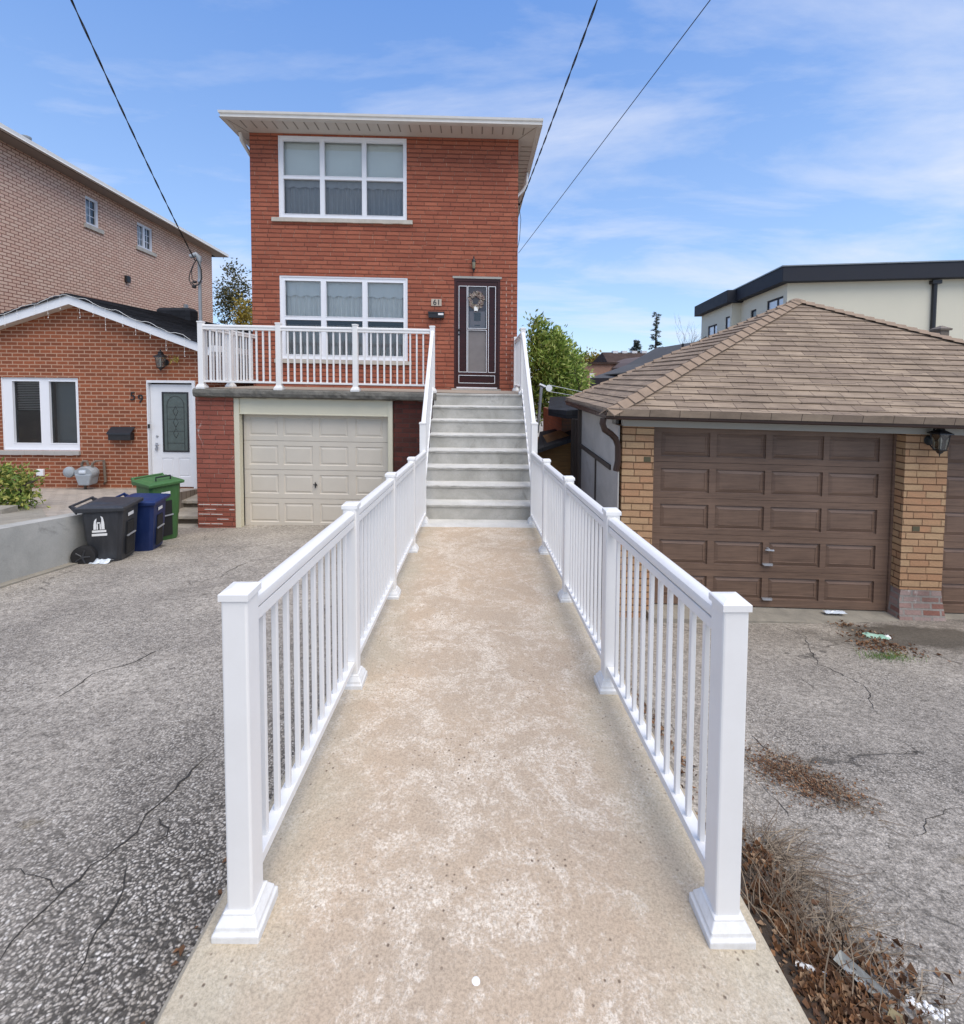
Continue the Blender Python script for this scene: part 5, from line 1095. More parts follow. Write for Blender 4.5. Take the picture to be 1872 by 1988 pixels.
# ================================================================== RIGHT GARAGE
G = Frame(1.68, 5.28, -1.5, 0.022)
gg_ = thing('garage', 'brown double garage with yellow brick piers and hipped shingle roof', 'garage', (4.5, 5.3, 0.15))
def g7(z): return .4047*z+1114.3
def g7v(z): return .4047*z+773.8
zfl2 = 0.17
p1 = G.rect(1211.5,831,1268,1100,0); p2 = G.rect(1752,840,1834.7,1200,0)
hd = G.rect(1213,813.2,1560,831.5,-0.03)
zh0,zh1 = G.px(1400,832.5,-0.03)[1], G.px(1400,814.5,-0.03)[1]
b = MB(G); 
def jag(b,x0,x1,y0,y1,z0,z1): b.box(x0,x1,y0,y1,z0,z1)
jag(b,0.0,p1[1],0.0,0.34,zfl2-0.2,zh0-0.002); b.build('pier', mw['brickyel'], gg_, bevel=0.004)
zst = G.px(1793,1146,0)[1]
b = MB(G); jag(b,p2[0],p2[1],0.0,0.34,zst,zh0-0.002); b.build('pier', mw['brickyel'], gg_, bevel=0.004)
b = MB(G); pw = p2[1]-p2[0]; b.tower((p2[0]+p2[1])/2,0.16,zfl2-0.15,[((pw/2+0.03,0.22),0),((pw/2+0.02,0.20),0.12),((pw/2+0.004,0.17),0.30),((pw/2-0.01,0.165),zst-zfl2+0.149)]); b.build('pier_base', brick('painted_pale_brick',(0.55,0.44,0.40),(0.35,0.16,0.12),(0.42,0.38,0.34),0.21,0.075,0.012,bstr=1.0,var=0.5,stain=((0.6,0.56,0.52),0.7)), gg_)
# a single odd dark brick
for u,v in ((g7(350),g7v(292)),(g7(1640),g7v(625))):
    xx,zz = G.px(u,v,0); MB(G).box(xx-0.035,xx+0.045,-0.003,0.02,zz-0.028,zz+0.03).build('dark_brick', plain('greenish_dark_brick',(0.10,0.09,0.05),0.9,0.3,20), gg_)
b = MB(G); Xe = 6.9; b.box(0.0,Xe,-0.03,0.06,zh0,zh1); b.build('header', mw['greyhead'], gg_, bevel=0.003)
# side wall panels with battens
bk = G.px(1129,900,0)
Lw = 2.15
b = MB(G); b.box(-0.03,0.03,0.34,Lw,0.0,zh1); b.box(0.0,0.04,0.30,0.36,0.0,zh1); b.box(-0.03,0.03,Lw,Lw+0.02,0,zh1); b.box(-0.045,-0.031,0.0,0.30,0.0,zh0)
sw = b.build('side_panel', mw['panelgrey'], gg_)
b = MB(G); zbt = py(1210,915,5.3).z
b.box(-0.055,-0.031,0.34,Lw,zbt-0.05,zbt+0.01); b.box(-0.05,-0.031,1.12,1.15,0.0,zbt-0.05); b.box(-0.075,0.0,Lw+0.02,Lw+0.14,0.0,zh1); b.build('batten', plain('dark_batten',(0.07,0.055,0.045),0.7), gg_)
b = MB(G); b.box(0,Xe,Lw+0.0,Lw+0.03,0,zh1); b.box(Xe-0.05,Xe,0.0,Lw,0,zh1); b.box(0,Xe,1.7,1.72,0,zh1); b.build('wall', mw['panelgrey'], gg_)
# doors
def gdoor2(x0,x1,z0,z1,y,cols,mat,label=None):
    rows = 5; H_=(z1-z0)/rows; first=None
    for k in range(rows):
        za=z0+H_*k; zb=za+H_; b = MB(G)
        mB = 0.115 if k==0 else 0.085
        b.panels(x0,x1,za+0.002,zb-0.002,[(a,c,za+mB*0.8,zb-0.075) for a,c in cols],y,[(0.0,0.020),(0.008,0.022),(0.050,0.006),(0.053,0.011)],0.035)
        if first is None: first = b.build('garage_door', mat, gg_)
        else: b.build('door_section', mat, first)
    return first
yd2 = 0.14
dxl,dxr = G.px(1268,1000,yd2)[0]-0.02, G.px(1727.5,1000,yd2)[0]; dzb = G.px(1600,1182,yd2)[1]; dzt = G.px(1500,835,yd2)[1]+0.02
cz = [(413,645),(677,912),(943,1188),(1215,1455)]
cg = [(G.px(g7(a),1000,yd2)[0],G.px(g7(c),1000,yd2)[0]) for a,c in cz]
D1 = gdoor2(dxl,dxr,dzb,dzt,yd2,cg,mw['browndoor'])
b = MB(G)
for zy,(zx) in ((722,930),):
    hx_,hz_ = G.px(g7(zx),g7v(zy),yd2); b.tube([(hx_-0.05,yd2-0.035,hz_),(hx_+0.05,yd2-0.035,hz_-0.004)],[0.006,0.014],8); b.lathe(hx_,yd2,hz_,[(0.022,0),(0.018,-0.03)],10,'y')
b.build('handle', mw['steel'], D1, smooth=True)
for zy,zx in ((793,926),(958,923)):
    hx_,hz_ = G.px(g7(zx),g7v(zy),yd2); b = MB(G); b.box(hx_-0.06,hx_+0.06,yd2-0.022,yd2-0.001,hz_-0.008,hz_+0.010); b.box(hx_-0.05,hx_+0.05,yd2-0.035,yd2-0.022,hz_-0.012,hz_-0.004); b.build('lift_bracket', mw['steel'], D1)
b = MB(G); b.box(dxr+0.003,p2[0]-0.0,yd2-0.02,yd2+0.2,zfl2-0.1,zh0-0.003); b.build('jamb', mw['browndoor'], gg_); b = MB(G); b.box(p1[1]-0.02,dxl+0.02,yd2-0.01,yd2-0.002,zfl2-0.1,zh0-0.003); b.build('jamb', mw['browndoor'], gg_)
b = MB(G); b.box(dxr-0.02,p2[0],yd2-0.03,yd2-0.021,zh0-0.0,zh0-0.0001) if False else None
x2 = p2[1]-0.0; wd = dxr-dxl; cg2 = [(a-dxl+x2+0.02,c-dxl+x2+0.02) for a,c in cg]
D2 = gdoor2(x2+0.01,x2+wd+0.04,dzb,dzt,yd2,cg2,mw['browndoor'])
b = MB(G); jag(b,x2+wd+0.05,Xe,0.0,0.34,zfl2-0.2,zh0-0.002); b.build('pier', mw['brickyel'], gg_)
# concrete apron strip
b = MB(G); poly=[(p1[1]-0.05,-0.19),(dxr*0.5,-0.17),(p2[0]+0.02,-0.20),(p2[0]+0.02,0.2),(p1[1]-0.05,0.2)]; b.slab(poly,0.0,lambda x,y: dzb-0.012+0.0)
b.build('sill_slab', mw['concapron'], gg_); b = MB(G); b.slab([(x2+0.02,-0.18),(Xe,-0.2),(Xe,0.2),(x2+0.02,0.2)],0.0,dzb-0.012); b.build('sill_slab', mw['concapron'], gg_)
# gutter, roof
YG = -0.30
xa_,ze_ = G.px(1176,805,YG); ze_ = G.px(1300,810,YG)[1]; xfr = 8.3-1.68+0.3
xa_ = G.px(1176,803,YG)[0]; yb2 = 2.35
b = MB(G); pr2 = [(0,-0.008),(0.045,-0.008),(0.062,0.004),(0.065,0.04),(0.078,0.052),(0.078,0.07),(0.07,0.07),(0.068,0.058),(0,0.058)]
vs = []
for cx_2,cy_2,dx_2,dy_2 in ((xa_+0.07,yb2,-1,0),(xa_+0.07,YG+0.07,-1,-1),(xfr,YG+0.07,0,-1)):
    for w_,h_ in pr2: vs.append((cx_2+dx_2*w_,cy_2+dy_2*w_,ze_-0.035+h_))
n_=len(pr2); fs=[]
for s_ in range(2):
    for i in range(n_): fs.append((s_*n_+i,s_*n_+(i+1)%n_,(s_+1)*n_+(i+1)%n_,(s_+1)*n_+i))
b.add(vs,fs); b.build('gutter', mw['brownmetal'], gg_, bevel=0.0)
b = MB(G); b.quad((xa_+0.06,YG+0.06,ze_-0.01),(xfr,YG+0.06,ze_-0.01),(xfr,0.02,ze_-0.01),(xa_+0.06,0.02,ze_-0.01)); b.quad((xa_+0.06,0.02,ze_-0.01),(0.0,0.02,ze_-0.01),(0.0,yb2,ze_-0.01),(xa_+0.06,yb2,ze_-0.01)); b.build('soffit', plain('brown_soffit_board',(0.10,0.08,0.07),0.7), gg_)
# apex
ap = py(1546,583.5,7.03); th=G.th; rel = Vector((ap.x-G.ox, ap.y-G.oy)); axl = rel.x*cos(-th)-rel.y*sin(-th); ayl = rel.x*sin(-th)+rel.y*cos(-th); azl = ap.z+G.k*axl
AP = Vector((axl,ayl,azl))
FL = Vector((xa_+0.01,YG-0.005,ze_+0.035)); FR = Vector((xfr+0.35,YG-0.005,ze_+0.035)); BL = Vector((xa_+0.01,yb2,ze_+0.035)); BR = Vector((xfr+0.35,yb2,ze_+0.035))
def courses(b, A, B, T, n, lift=0.016, bulge=True, seed=0):
    nrm = (B-A).cross(T-A).normalized()
    if nrm.z < 0: nrm = -nrm
    for i in range(n):
        f0,f1 = i/n,(i+1)/n
        a0=A+(T-A)*f0; b0=B+(T-B)*f0; a1=A+(T-A)*min(1,f1+0.002); b1=B+(T-B)*min(1,f1+0.002)
        L=(b0-a0).length; m=max(1,int(L/0.325)); lo=[];mi=[];hi=[];lo0=[]
        for j in range(m+1):
            g=j/m; w_=lift*(1+0.5*mnoise.noise(Vector((j*1.3,i*2.1,seed))))
            if i==0 and bulge: lo0.append(a0+(b0-a0)*g+nrm*0.0-Vector((0,0,0.035))); lo.append(a0+(b0-a0)*g+nrm*(w_+0.028)+(T-A).normalized()*0.02); 
            else: lo0.append(a0+(b0-a0)*g); lo.append(a0+(b0-a0)*g+nrm*w_)
            hi.append(a1+(b1-a1)*g+nrm*0.001)
        k=m+1
        b.add(lo0+lo+hi,[(j,j+1,k+j+1,k+j) for j in range(m)]+[(k+j,k+j+1,2*k+j+1,2*k+j) for j in range(m)])
b = MB(G); courses(b,FL,FR,AP,23); courses(b,BL,FL,AP,23,seed=4); courses(b,FR,BR,AP,23,seed=5,bulge=False); courses(b,BR,BL,AP,23,seed=7,bulge=False)
b.build('roof', mw['shing'], gg_)
def hipcaps(A,T,n):
    b = MB(G); d=(T-A); dn_=d.normalized()
    for i in range(n):
        s=A+d*(i/n); e=A+d*min(1,(i+1.25)/n); side=Vector((dn_.y,-dn_.x,0)).normalized()
        j=mnoise.noise(Vector((i*1.7,n,0)))*0.008; w_=0.115+j
        up=Vector((0,0,1)); l1,l2=0.040,0.016
        b.add([s-side*w_+up*(l1-0.065),s+up*(l1+0.004),s+side*w_+up*(l1-0.065),e-side*(w_-0.01)+up*(l2-0.055),e+up*(l2+0.004),e+side*(w_-0.01)+up*(l2-0.055),
               s-side*w_+up*(l1-0.078),s+up*(l1-0.012),s+side*w_+up*(l1-0.078)],[(0,1,4,3),(1,2,5,4),(6,7,1,0),(7,8,2,1)])
    return b.build('hip_cap', mw['shingcap'], gg_)
hipcaps(FL+Vector((0.0,0.0,0.0)),AP,25); hipcaps(FR,AP,40); hipcaps(BL,AP,25)
b = MB(G); b.lathe(AP.x,AP.y,AP.z-0.02,[(0.12,-0.03),(0.10,0.02),(0.03,0.05)],8); b.build('ridge_cap', mw['shingcap'], gg_)
# downspout
b = MB(G)
def gp(u,v,ly): x,z = G.px(u,v,ly); return (x,ly,z)
b.tube([gp(1172,812,-0.22),gp(1170,822,-0.22),gp(1174,834,-0.20),gp(1186,842,-0.12),gp(1195,851,-0.06),gp(1200,866,-0.04),gp(1200,895,-0.04),gp(1196,914,-0.03)],0.036,10)
b.build('downspout', mw['brownmetal'], gg_, smooth=True)
# lantern on pier
lx,lz_ = G.px(1806,858,0)
lantern(G, lx-0.02, lz_-0.0, 0.0, 0.92, 'black carriage lantern on the yellow brick pier between the brown doors', kind=3)
# ================================================================== LEAN-TO SHED AND CLOTHES POLE
t = thing('shed', 'low weathered plywood shed with dark shingles in the alley beside the garage', 'shed', (1.5,8.3,0.3))
def WQ(u,v,Y): return tuple(py(u,v,Y))
b = MB(); b.prism([(py(1046,900,8.3).x,0.0),(py(1113,900,8.3).x,0.0),(py(1113,856,8.3).x,py(1113,850,8.3).z),(py(1046,872,8.3).x,py(1046,872,8.3).z)],8.3,9.6); b.build('wall', mw['plywood'], t)
b = MB(); A_=py(1042,873,8.15); B_=py(1119,848,8.15); C_=py(1112,826,10.2); D_=py(1048,838,10.2)
b.add([A_,B_,C_,D_]+[Vector(q)-Vector((0,0,0.07)) for q in (A_,B_,C_,D_)],[(0,1,2,3),(0,4,5,1),(1,5,6,2),(2,6,7,3),(3,7,4,0),(4,7,6,5)]); b.build('roof', mw['shingdark'], t)
t = thing('brick_outbuilding', 'narrow brick outbuilding with a dark tarred roof corner behind the garage', 'outbuilding', (1.9,8.8,0))
b = MB(); b.box(py(1091,800,9.4).x,2.9,9.4,12.0,0,py(1100,806,9.4).z); b.build('wall', mw['bricksalmon'], t)
b = MB(); zA = py(1075,798,8.3).z
b.slab([(py(1064,790,8.6).x,8.55),(py(1100,800,7.9).x,7.9),(2.6,7.75),(2.6,12.1),(py(1090,790,11).x-0.1,12.1)],lambda x,y: zA-0.10,lambda x,y: zA+0.02+0.10*sm(x,1.3,2.2)); b.build('roof', mw['shingdark'], t)
b = MB()
for u,Y in ((1115.5,7.85),(1123,7.7)): p=py(u,850,Y); b.box(p.x-0.05,p.x+0.05,Y-0.05,Y+0.05,0,zA-0.1)
b.build('post', plain('dark_timber',(0.06,0.045,0.035),0.8,0.3,10), t)
t = thing('clothes_pole', 'leaning grey metal clothes pole with a pulley beside the right stair railing', 'clothes pole', WQ(1045,822,8.7))
b = MB(); b.tube([WQ(1043.5,840,8.7),WQ(1051.5,752,8.6)],0.028,10); b.build('pole', mw['steel'], t, smooth=True)
b = MB(); b.tube([WQ(1047.5,746.5,8.6),WQ(1058.5,751,8.6)],0.030,8); b.build('crossbar', mw['steel'], t, smooth=True)
p = WQ(1066,753.5,8.55); b = MB(); b.lathe(p[0],p[1]-0.02,p[2],[(0.06,0.0),(0.045,0.012),(0.045,0.02),(0.06,0.032)],14,'y'); b.tube([WQ(1058,750,8.58),p],0.008,5); b.build('pulley', mw['white_trim'], t, smooth=True)
b = MB(); e1 = py(1168,763,12.5); e2 = py(1150,771,12.5)
b.tube([(p[0],p[1],p[2]+0.06),tuple((Vector(p)+e1)/2+Vector((0,0,-0.01))),tuple(e1)],0.006,4); b.tube([(p[0],p[1],p[2]-0.06),tuple((Vector(p)+e2)/2-Vector((0,0,0.05))),tuple(e2)],0.006,4); b.build('line', mw['white_trim'], t)

# ================================================================== CREAM STUCCO BUILDING
c0 = py(1529,560,19.5); K = Frame(c0.x, c0.y, -9.5, 0.008)
t = cb = thing('stucco_building', 'modern cream stucco building with a thick black roof band behind the garage', 'building', (c0.x,c0.y,0))
zt_ = K.px(1531,517,-0.35)[1]; zb3 = K.px(1531,546.5,-0.35)[1]
# left face frame: local x from the corner going back
KL = Frame(c0.x, c0.y, -9.5+90, 0.0)   # local x = back, local y = -X side (outward is -y? front side)
xs_ = KL.px(1439,600,0)[0]; x2s = KL.px(1421,600,0.45)[0]; x3s = KL.px(1362,640,0.45)[0]
def klr(u0,va,vb,u1,ly): xa,za1=KL.px(u0,va,ly); _,z1_=KL.px(u0,vb,ly); xb,_=KL.px(u1,va,ly); return (min(xa,xb),max(xa,xb),z1_,za1)
w1 = klr(1489.5,585,625,1521,0); w2 = klr(1458,603,640,1468.5,0); w3=klr(1375,634,672,1392.4,0.45); w4=klr(1409,616,650,1417.3,0.45)
KB = KL
def faceL(b, x0,x1,holes,ly):   # wall on the plane local y=ly, facing +y (towards the west)
    n0=len(b.v); b.holed(x0,x1,0.0,zb3+0.05,holes,ly,-0.12)
b = MB(KL); faceL(b,0,xs_,[w1,w2],0.0); b.quad((xs_,0,0),(xs_,0.45,0),(xs_,0.45,zb3+.05),(xs_,0,zb3+.05)); faceL(b,xs_,x3s,[w3,w4],0.45)
b.quad((x3s,0.45,0),(x3s,-9,0),(x3s,-9,zb3),(x3s,0.45,zb3)); b.quad((0,0,0),(0,-16,0),(0,-16,zb3+.05),(0,0,zb3+.05)); b.quad((0,-16,0),(x3s,-16,0),(x3s,-16,zb3),(0,-16,zb3)); b.build('wall', mw['stucco'], t)
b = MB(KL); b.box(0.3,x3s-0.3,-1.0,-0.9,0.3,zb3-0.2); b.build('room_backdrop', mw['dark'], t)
for r,ly,two in ((w1,0,1),(w2,0,0),(w3,.45,1),(w4,.45,0)):
    b = MB(KL); f=0.07
    for x0_,x1_,z0_,z1_ in ((r[0],r[0]+f,r[2],r[3]),(r[1]-f,r[1],r[2],r[3]),(r[0]+f,r[1]-f,r[3]-f,r[3]),(r[0]+f,r[1]-f,r[2],r[2]+f))+(((r[0]+r[1])/2-0.12*(r[1]-r[0])-.03,(r[0]+r[1])/2-0.12*(r[1]-r[0])+.03,r[2]+f,r[3]-f),)*two: b.box(x0_,x1_,ly-0.03,ly-0.09,z0_,z1_)
    ww = b.build('window', mw['dkblue'], t); MB(KL).quad((r[0]+f,ly-0.07,r[2]+f),(r[1]-f,ly-0.07,r[2]+f),(r[1]-f,ly-0.07,r[3]-f),(r[0]+f,ly-0.07,r[3]-f)).build('pane', plain('pale_blind_pane',(0.62,0.66,0.72),0.15,0.05,3,spec=0.8) if two or ly else plain('dark_pane',(0.12,0.13,0.12),0.2), ww)
ov = 0.35; dp = zt_-zb3
b = MB(KL); b.box(-ov,xs_+0.1,-16.3,ov,zb3,zt_); b.build('roof_band', mw['dkblue'], t, bevel=0.02)
b = MB(KL); b.box(xs_-0.3,x3s+ov,-9.3,0.45+ov,zb3-0.06,zt_-0.03); b.build('roof_band', mw['dkblue'], t, bevel=0.02)
b = MB(KL); b.box(-ov-0.03,xs_+0.12,-16.35,ov+0.03,zt_+0.002,zt_+0.05); b.build('coping', plain('grey_flashing',(0.25,0.27,0.28),0.3,0.3,3,metal=0.3), t)
p = K.px(1812.7,600,-0.05); b = MB(K); b.tube([(p[0],-0.06,zb3),(p[0],-0.06,0.2)],0.085,8); b.build('downpipe', mw['black'], t, smooth=True)
b = MB(K); b.box(p[0]-0.16,p[0]+0.16,-0.2,-0.001,zb3-0.15,zb3); b.build('hopper', mw['black'], t)
q = py(1827,642,13.0); b = MB(); b.tower(q.x,q.y,q.z-2.0,[(0.12,0),(0.12,2.0),(0.16,2.0),(0.17,2.05),(0.02,2.14)])
tag(b.build('chimney_cap', mw['rust']), 'small square metal chimney cap peeping above the brown shingle hip', 'chimney')
# ================================================================== DISTANT BUILDINGS
t = thing('salmon_building', 'distant salmon brick building with a dark brown pitched roof', 'building', (8,30,0))
YQ=30.0; zr0 = py(1200,707,YQ).z; 
b = MB(); b.box(py(1133,730,YQ).x,py(1300,730,YQ).x,YQ,YQ+8,0,zr0); b.build('wall', mw['bricksalmon'], t)
b = MB(); xa=py(1182,700,YQ+0.5).x; xb=py(1298,700,YQ+.5).x; z1=py(1200,684,YQ+2.5).z; b.add([(xa,YQ+0.5,zr0),(xb,YQ+0.5,zr0),(xb,YQ+2.5,z1),(xa+0.1,YQ+2.5,z1),(xa,YQ+6,zr0),(xb,YQ+6,zr0)],[(0,1,2,3),(3,2,5,4),(0,3,4),(1,5,2)]); b.box(py(1131,700,YQ).x-0.1,py(1300,700,YQ).x,YQ-0.15,YQ+8.1,zr0,zr0+0.12) ; b.build('roof', mw['shingbrown'], t)
b = MB(); q=py(1145,735,YQ); b.box(q.x,q.x+0.3,YQ-0.02,YQ,q.z,q.z+0.35); b.build('window', mw['white_trim'], t)
b = MB(); q=py(1201,720,YQ); b.tube([(q.x,YQ-0.1,0.5),(q.x,YQ-0.1,zr0)],0.09,6); b.build('downpipe', mw['rust'], t)
for u in (1194,1212,1231,1250): q=py(u,684.5,YQ+2.4); b = MB(); b.box(q.x-0.15,q.x+0.2,YQ+2.3,YQ+2.7,q.z-0.05,q.z+0.12); b.build('ridge_vent', mw['white_trim'], t)
t = thing('arched_roof_building', 'distant building with a white edged curved roof beyond the garage', 'building', (9,26,0))
YA=25.0; pts=[py(u,v,YA) for u,v in ((1240,708),(1252,698),(1268,689.5),(1284,684.5),(1300,682.5),(1318,682))]
b = MB(); b.tube(pts,[0.10]*6,6); b.build('roof_edge', mw['white_trim'], t)
pl=[(p.x,p.z-0.08) for p in pts]; b = MB(); b.prism([(pl[0][0],0)]+pl+[(pl[-1][0],0)],YA+0.02,YA+6); b.build('wall', plain('brown_render',(0.13,0.09,0.075),0.8), t)
t = thing('grey_roof_building', 'building with a dark grey sloping shingle roof just behind the garage', 'building', (7,14,0))
A_=py(1210,726,13.5); B_=py(1300,694,13.5); C_=py(1372,652,13.5)
b = MB(); b.add([A_,B_,C_,C_+Vector((1.5,4,0)),B_+Vector((1.5,4,0)),A_+Vector((0.4,4,0)),C_-Vector((0,0,0.12)),B_-Vector((0,0,0.12)),A_-Vector((0,0,0.12))],[(0,1,4,5),(1,2,3,4),(8,7,1,0),(7,6,2,1)])
b.build('roof', plain('dark_grey_roof',(0.045,0.045,0.045),0.95,0.3,2,spec=0.05), t); b = MB(); b.prism([(A_.x,0),(C_.x,0),(C_.x,C_.z-0.12),(B_.x,B_.z-0.12),(A_.x,A_.z-0.12)],13.52,17.4); b.build('wall', plain('grey_render',(0.075,0.075,0.075),0.9,0.3,2), t)
t = thing('roof_pipes', 'pair of small dark vent pipes on the grey sloping roof', 'vent pipes', WQ(1326,665,14)); 
for u in (1326,1348): 
    q=py(u,668,14.2); b=MB(); b.tube([(q.x,14.2,q.z-0.4),(q.x,14.2,q.z+0.02)],0.035,6); b.build('pipe', mw['black'], t)

# ================================================================== TREES
def leafcloud(b, blobs, n, size, rr, elong=1.6, droop=0.0, dirn=None, gap=0.35, shell=0.55):
    tot = sum(r[1][0]*r[1][1]*r[1][2] for r in blobs)
    for c, r in blobs:
        m = int(n*(r[0]*r[1]*r[2])/tot) if tot else 0; m = max(m, 10)
        clumps = max(4, m//14)
        for k in range(clumps):
            a = rr.uniform(0,2*pi); h = rr.uniform(-1,1); q = (shell+(1-shell)*rr.random())*(1+rr.uniform(-.15,.25)); s_=sqrt(max(0,1-h*h))
            cc = Vector((c[0]+r[0]*q*s_*cos(a), c[1]+r[1]*q*s_*sin(a), c[2]+r[2]*q*h)); out_ = Vector((s_*cos(a),s_*sin(a),h))
            if mnoise.noise(cc*1.7) < -gap: continue
            for l in range(14):
                p = cc+Vector((rr.gauss(0,1),rr.gauss(0,1),rr.gauss(0,1)))*size*1.6
                d = (out_*0.7+Vector((rr.gauss(0,1),rr.gauss(0,1),rr.gauss(0,1)))*0.7+Vector((0,0,-droop))+(Vector(dirn)*1.2 if dirn else Vector())).normalized()
                sd = d.orthogonal().normalized(); sd.rotate(Matrix.Rotation(rr.uniform(0,6.28),3,d)); L=size*rr.uniform(.7,1.3)*elong; W_=size*rr.uniform(.3,.5); bend=d.cross(sd)*L*0.12
                b.add([p,p+d*L*0.45+sd*W_+bend,p+d*L,p+d*L*0.45-sd*W_+bend],[(0,1,2,3)])
def limb(b, p, d, L, r, depth, rr, spread=0.5, n=3, tips=None, up=0.15):
    pts=[p]; q=Vector(p); dd=Vector(d).normalized()
    for i in range(4):
        dd=(dd+Vector((rr.gauss(0,.12),rr.gauss(0,.12),rr.gauss(0,.08)+up*0.3))).normalized(); q=q+dd*L/4; pts.append(q.copy())
    b.tube(pts,[r*(1-0.13*i) for i in range(5)],6 if depth>1 else 4,False)
    if tips is not None and depth<=1: tips.append(q.copy())
    if depth>0:
        for k in range(n):
            nd=(dd+Vector((rr.gauss(0,spread),rr.gauss(0,spread),rr.gauss(0,spread*0.6)+up))).normalized(); base = pts[2+(k%3)] if k else pts[4]
            limb(b,base,nd,L*rr.uniform(.6,.8),r*0.52,depth-1,rr,spread,n,tips,up)
def crown_tree(name,label,base,h,blobs,nl,size,mat,seed,trunk_r=0.1,cat='tree',group=None,**k):
    rr=random.Random(seed); t=thing(name,label,cat,tuple(base),group); b=MB(); tips=[]
    limb(b,Vector(base)-Vector((0,0,0.2)),(0,0,1),h*0.5,trunk_r,3,rr,0.45,3,tips); b.build('trunk',mw['bark'],t)
    b=MB(); leafcloud(b,blobs,nl,size,rr,**k); b.build('crown',mat,t); return t
# green tree beyond the right stair rail
Yt=14.0
def E(u,v,Y): return tuple(py(u,v,Y))
def blob(u,v,Y,ru,rv): return (E(u,v,Y),(ru*Y/900,ru*Y/900*0.8,rv*Y/900))
crown_tree('leafy_tree','bright green leafy tree growing beyond the right stair railing',(py(1075,800,Yt).x,Yt,0.2),3.2,
  [blob(1060,700,Yt,48,50),blob(1098,735,Yt,44,50),blob(1046,650,Yt,20,28),blob(1075,665,Yt+0.3,22,25),blob(1060,780,Yt,45,55),blob(1115,780,Yt,30,45),blob(1040,640,Yt,12,26),blob(1080,720,Yt-0.4,40,70)],15000,0.072,mw['leafg'],21,0.09,elong=2.3,gap=0.22,shell=0.35,dirn=(0.35,0,0.5))
b=MB(); rr=random.Random(5)
# left rear tree, sparse
Yl=26.0
crown_tree('sparse_tree','thinning olive tree between the pink brick house and the tall red house',(py(455,620,Yl).x,Yl,0.2),6.0,
  [blob(450,560,Yl,26,46),blob(468,600,Yl,28,30),blob(440,530,Yl,14,22),blob(432,600,Yl,18,34),blob(470,560,Yl,16,24)],3300,0.11,mw['leafdk'],31,0.13,gap=0.12,elong=1.5,shell=0.3)
crown_tree('yellow_tree','small yellow autumn tree beside the left wall of the tall red house',(py(478,640,22).x,22,0.2),3.4,[blob(476,606,22,14,26),blob(484,640,22,14,20)],1300,0.10,mw['leafyel'],33,0.07,gap=0.3)
crown_tree('tan_tree','tan autumn tree far behind the green tree near the salmon building',(py(1120,705,38).x,38,0.2),3.2,[blob(1108,705,38,16,16),blob(1125,714,38,20,14)],1500,0.16,mw['leaftan'],41,0.1,gap=0.3)
crown_tree('yellow_tree','pale yellow green tree rising behind the salmon building wall',(py(1155,705,36).x,36,0.2),3.4,[blob(1152,708,36,20,18),blob(1166,714,36,10,12)],1500,0.15,mw['leafyel'],43,0.1,gap=0.3)
def conifer(label,u,vtop,vbase,Y,wpx,seed):
    rr=random.Random(seed); p0=py(u,vbase,Y); p1=py(u,vtop,Y); H_=p1.z-p0.z; Wd=wpx*Y/900
    t=thing('conifer_tree',label,'tree',(p0.x,Y,0.2),'distant conifers'); tb=MB(); tb.tube([(p0.x,Y,0.2),(p0.x,Y,p1.z-0.1)],[0.20,0.03],7); b=MB(); z=-0.25
    while z<1.0:
        r_=Wd*(1-z)**0.8*rr.uniform(.55,1.2)
        if z>0.80: r_=Wd*0.36*rr.uniform(.5,1.3)
        a=rr.uniform(0,6.28); o_=Vector((p0.x,Y,p0.z+H_*z)); e_=o_+Vector((cos(a)*r_,sin(a)*r_,r_*rr.uniform(-.25,.15))); tb.tube([o_,e_],[0.03,0.01],3,False)
        for k in range(int(16+r_*26)):
            f=rr.uniform(0.15,1.0); p=o_+(e_-o_)*f+Vector((0,0,rr.gauss(-.04,.04))); d=Vector((cos(a)+rr.gauss(0,.7),sin(a)+rr.gauss(0,.7),rr.gauss(-.25,.35))).normalized(); sd=d.orthogonal().normalized(); L=0.20*rr.uniform(.6,1.3)
            b.add([p,p+d*L*.5+sd*.035,p+d*L,p+d*L*.5-sd*.035],[(0,1,2,3)])
        z+=0.018
    tb.build('trunk',mw['bark'],t); b.build('crown',mw['leafcon'],t)
conifer('tall dark spruce standing above the distant brown roof',1273,606,690,42,17,51)
conifer('short dark spruce left of the tall spruce above the brown roof',1236,660,690,40,17,52)
rr=random.Random(61); q=py(1340,668,34); t=thing('bare_tree','leafless grey tree behind the grey sloping roof near the stucco building','tree',(q.x,34,0.2)); b=MB(); limb(b,Vector((q.x,34,0.2)),(0,0,1),2.7,0.07,4,rr,0.42,3,None,0.22); b.build('trunk',mw['bark'],t)
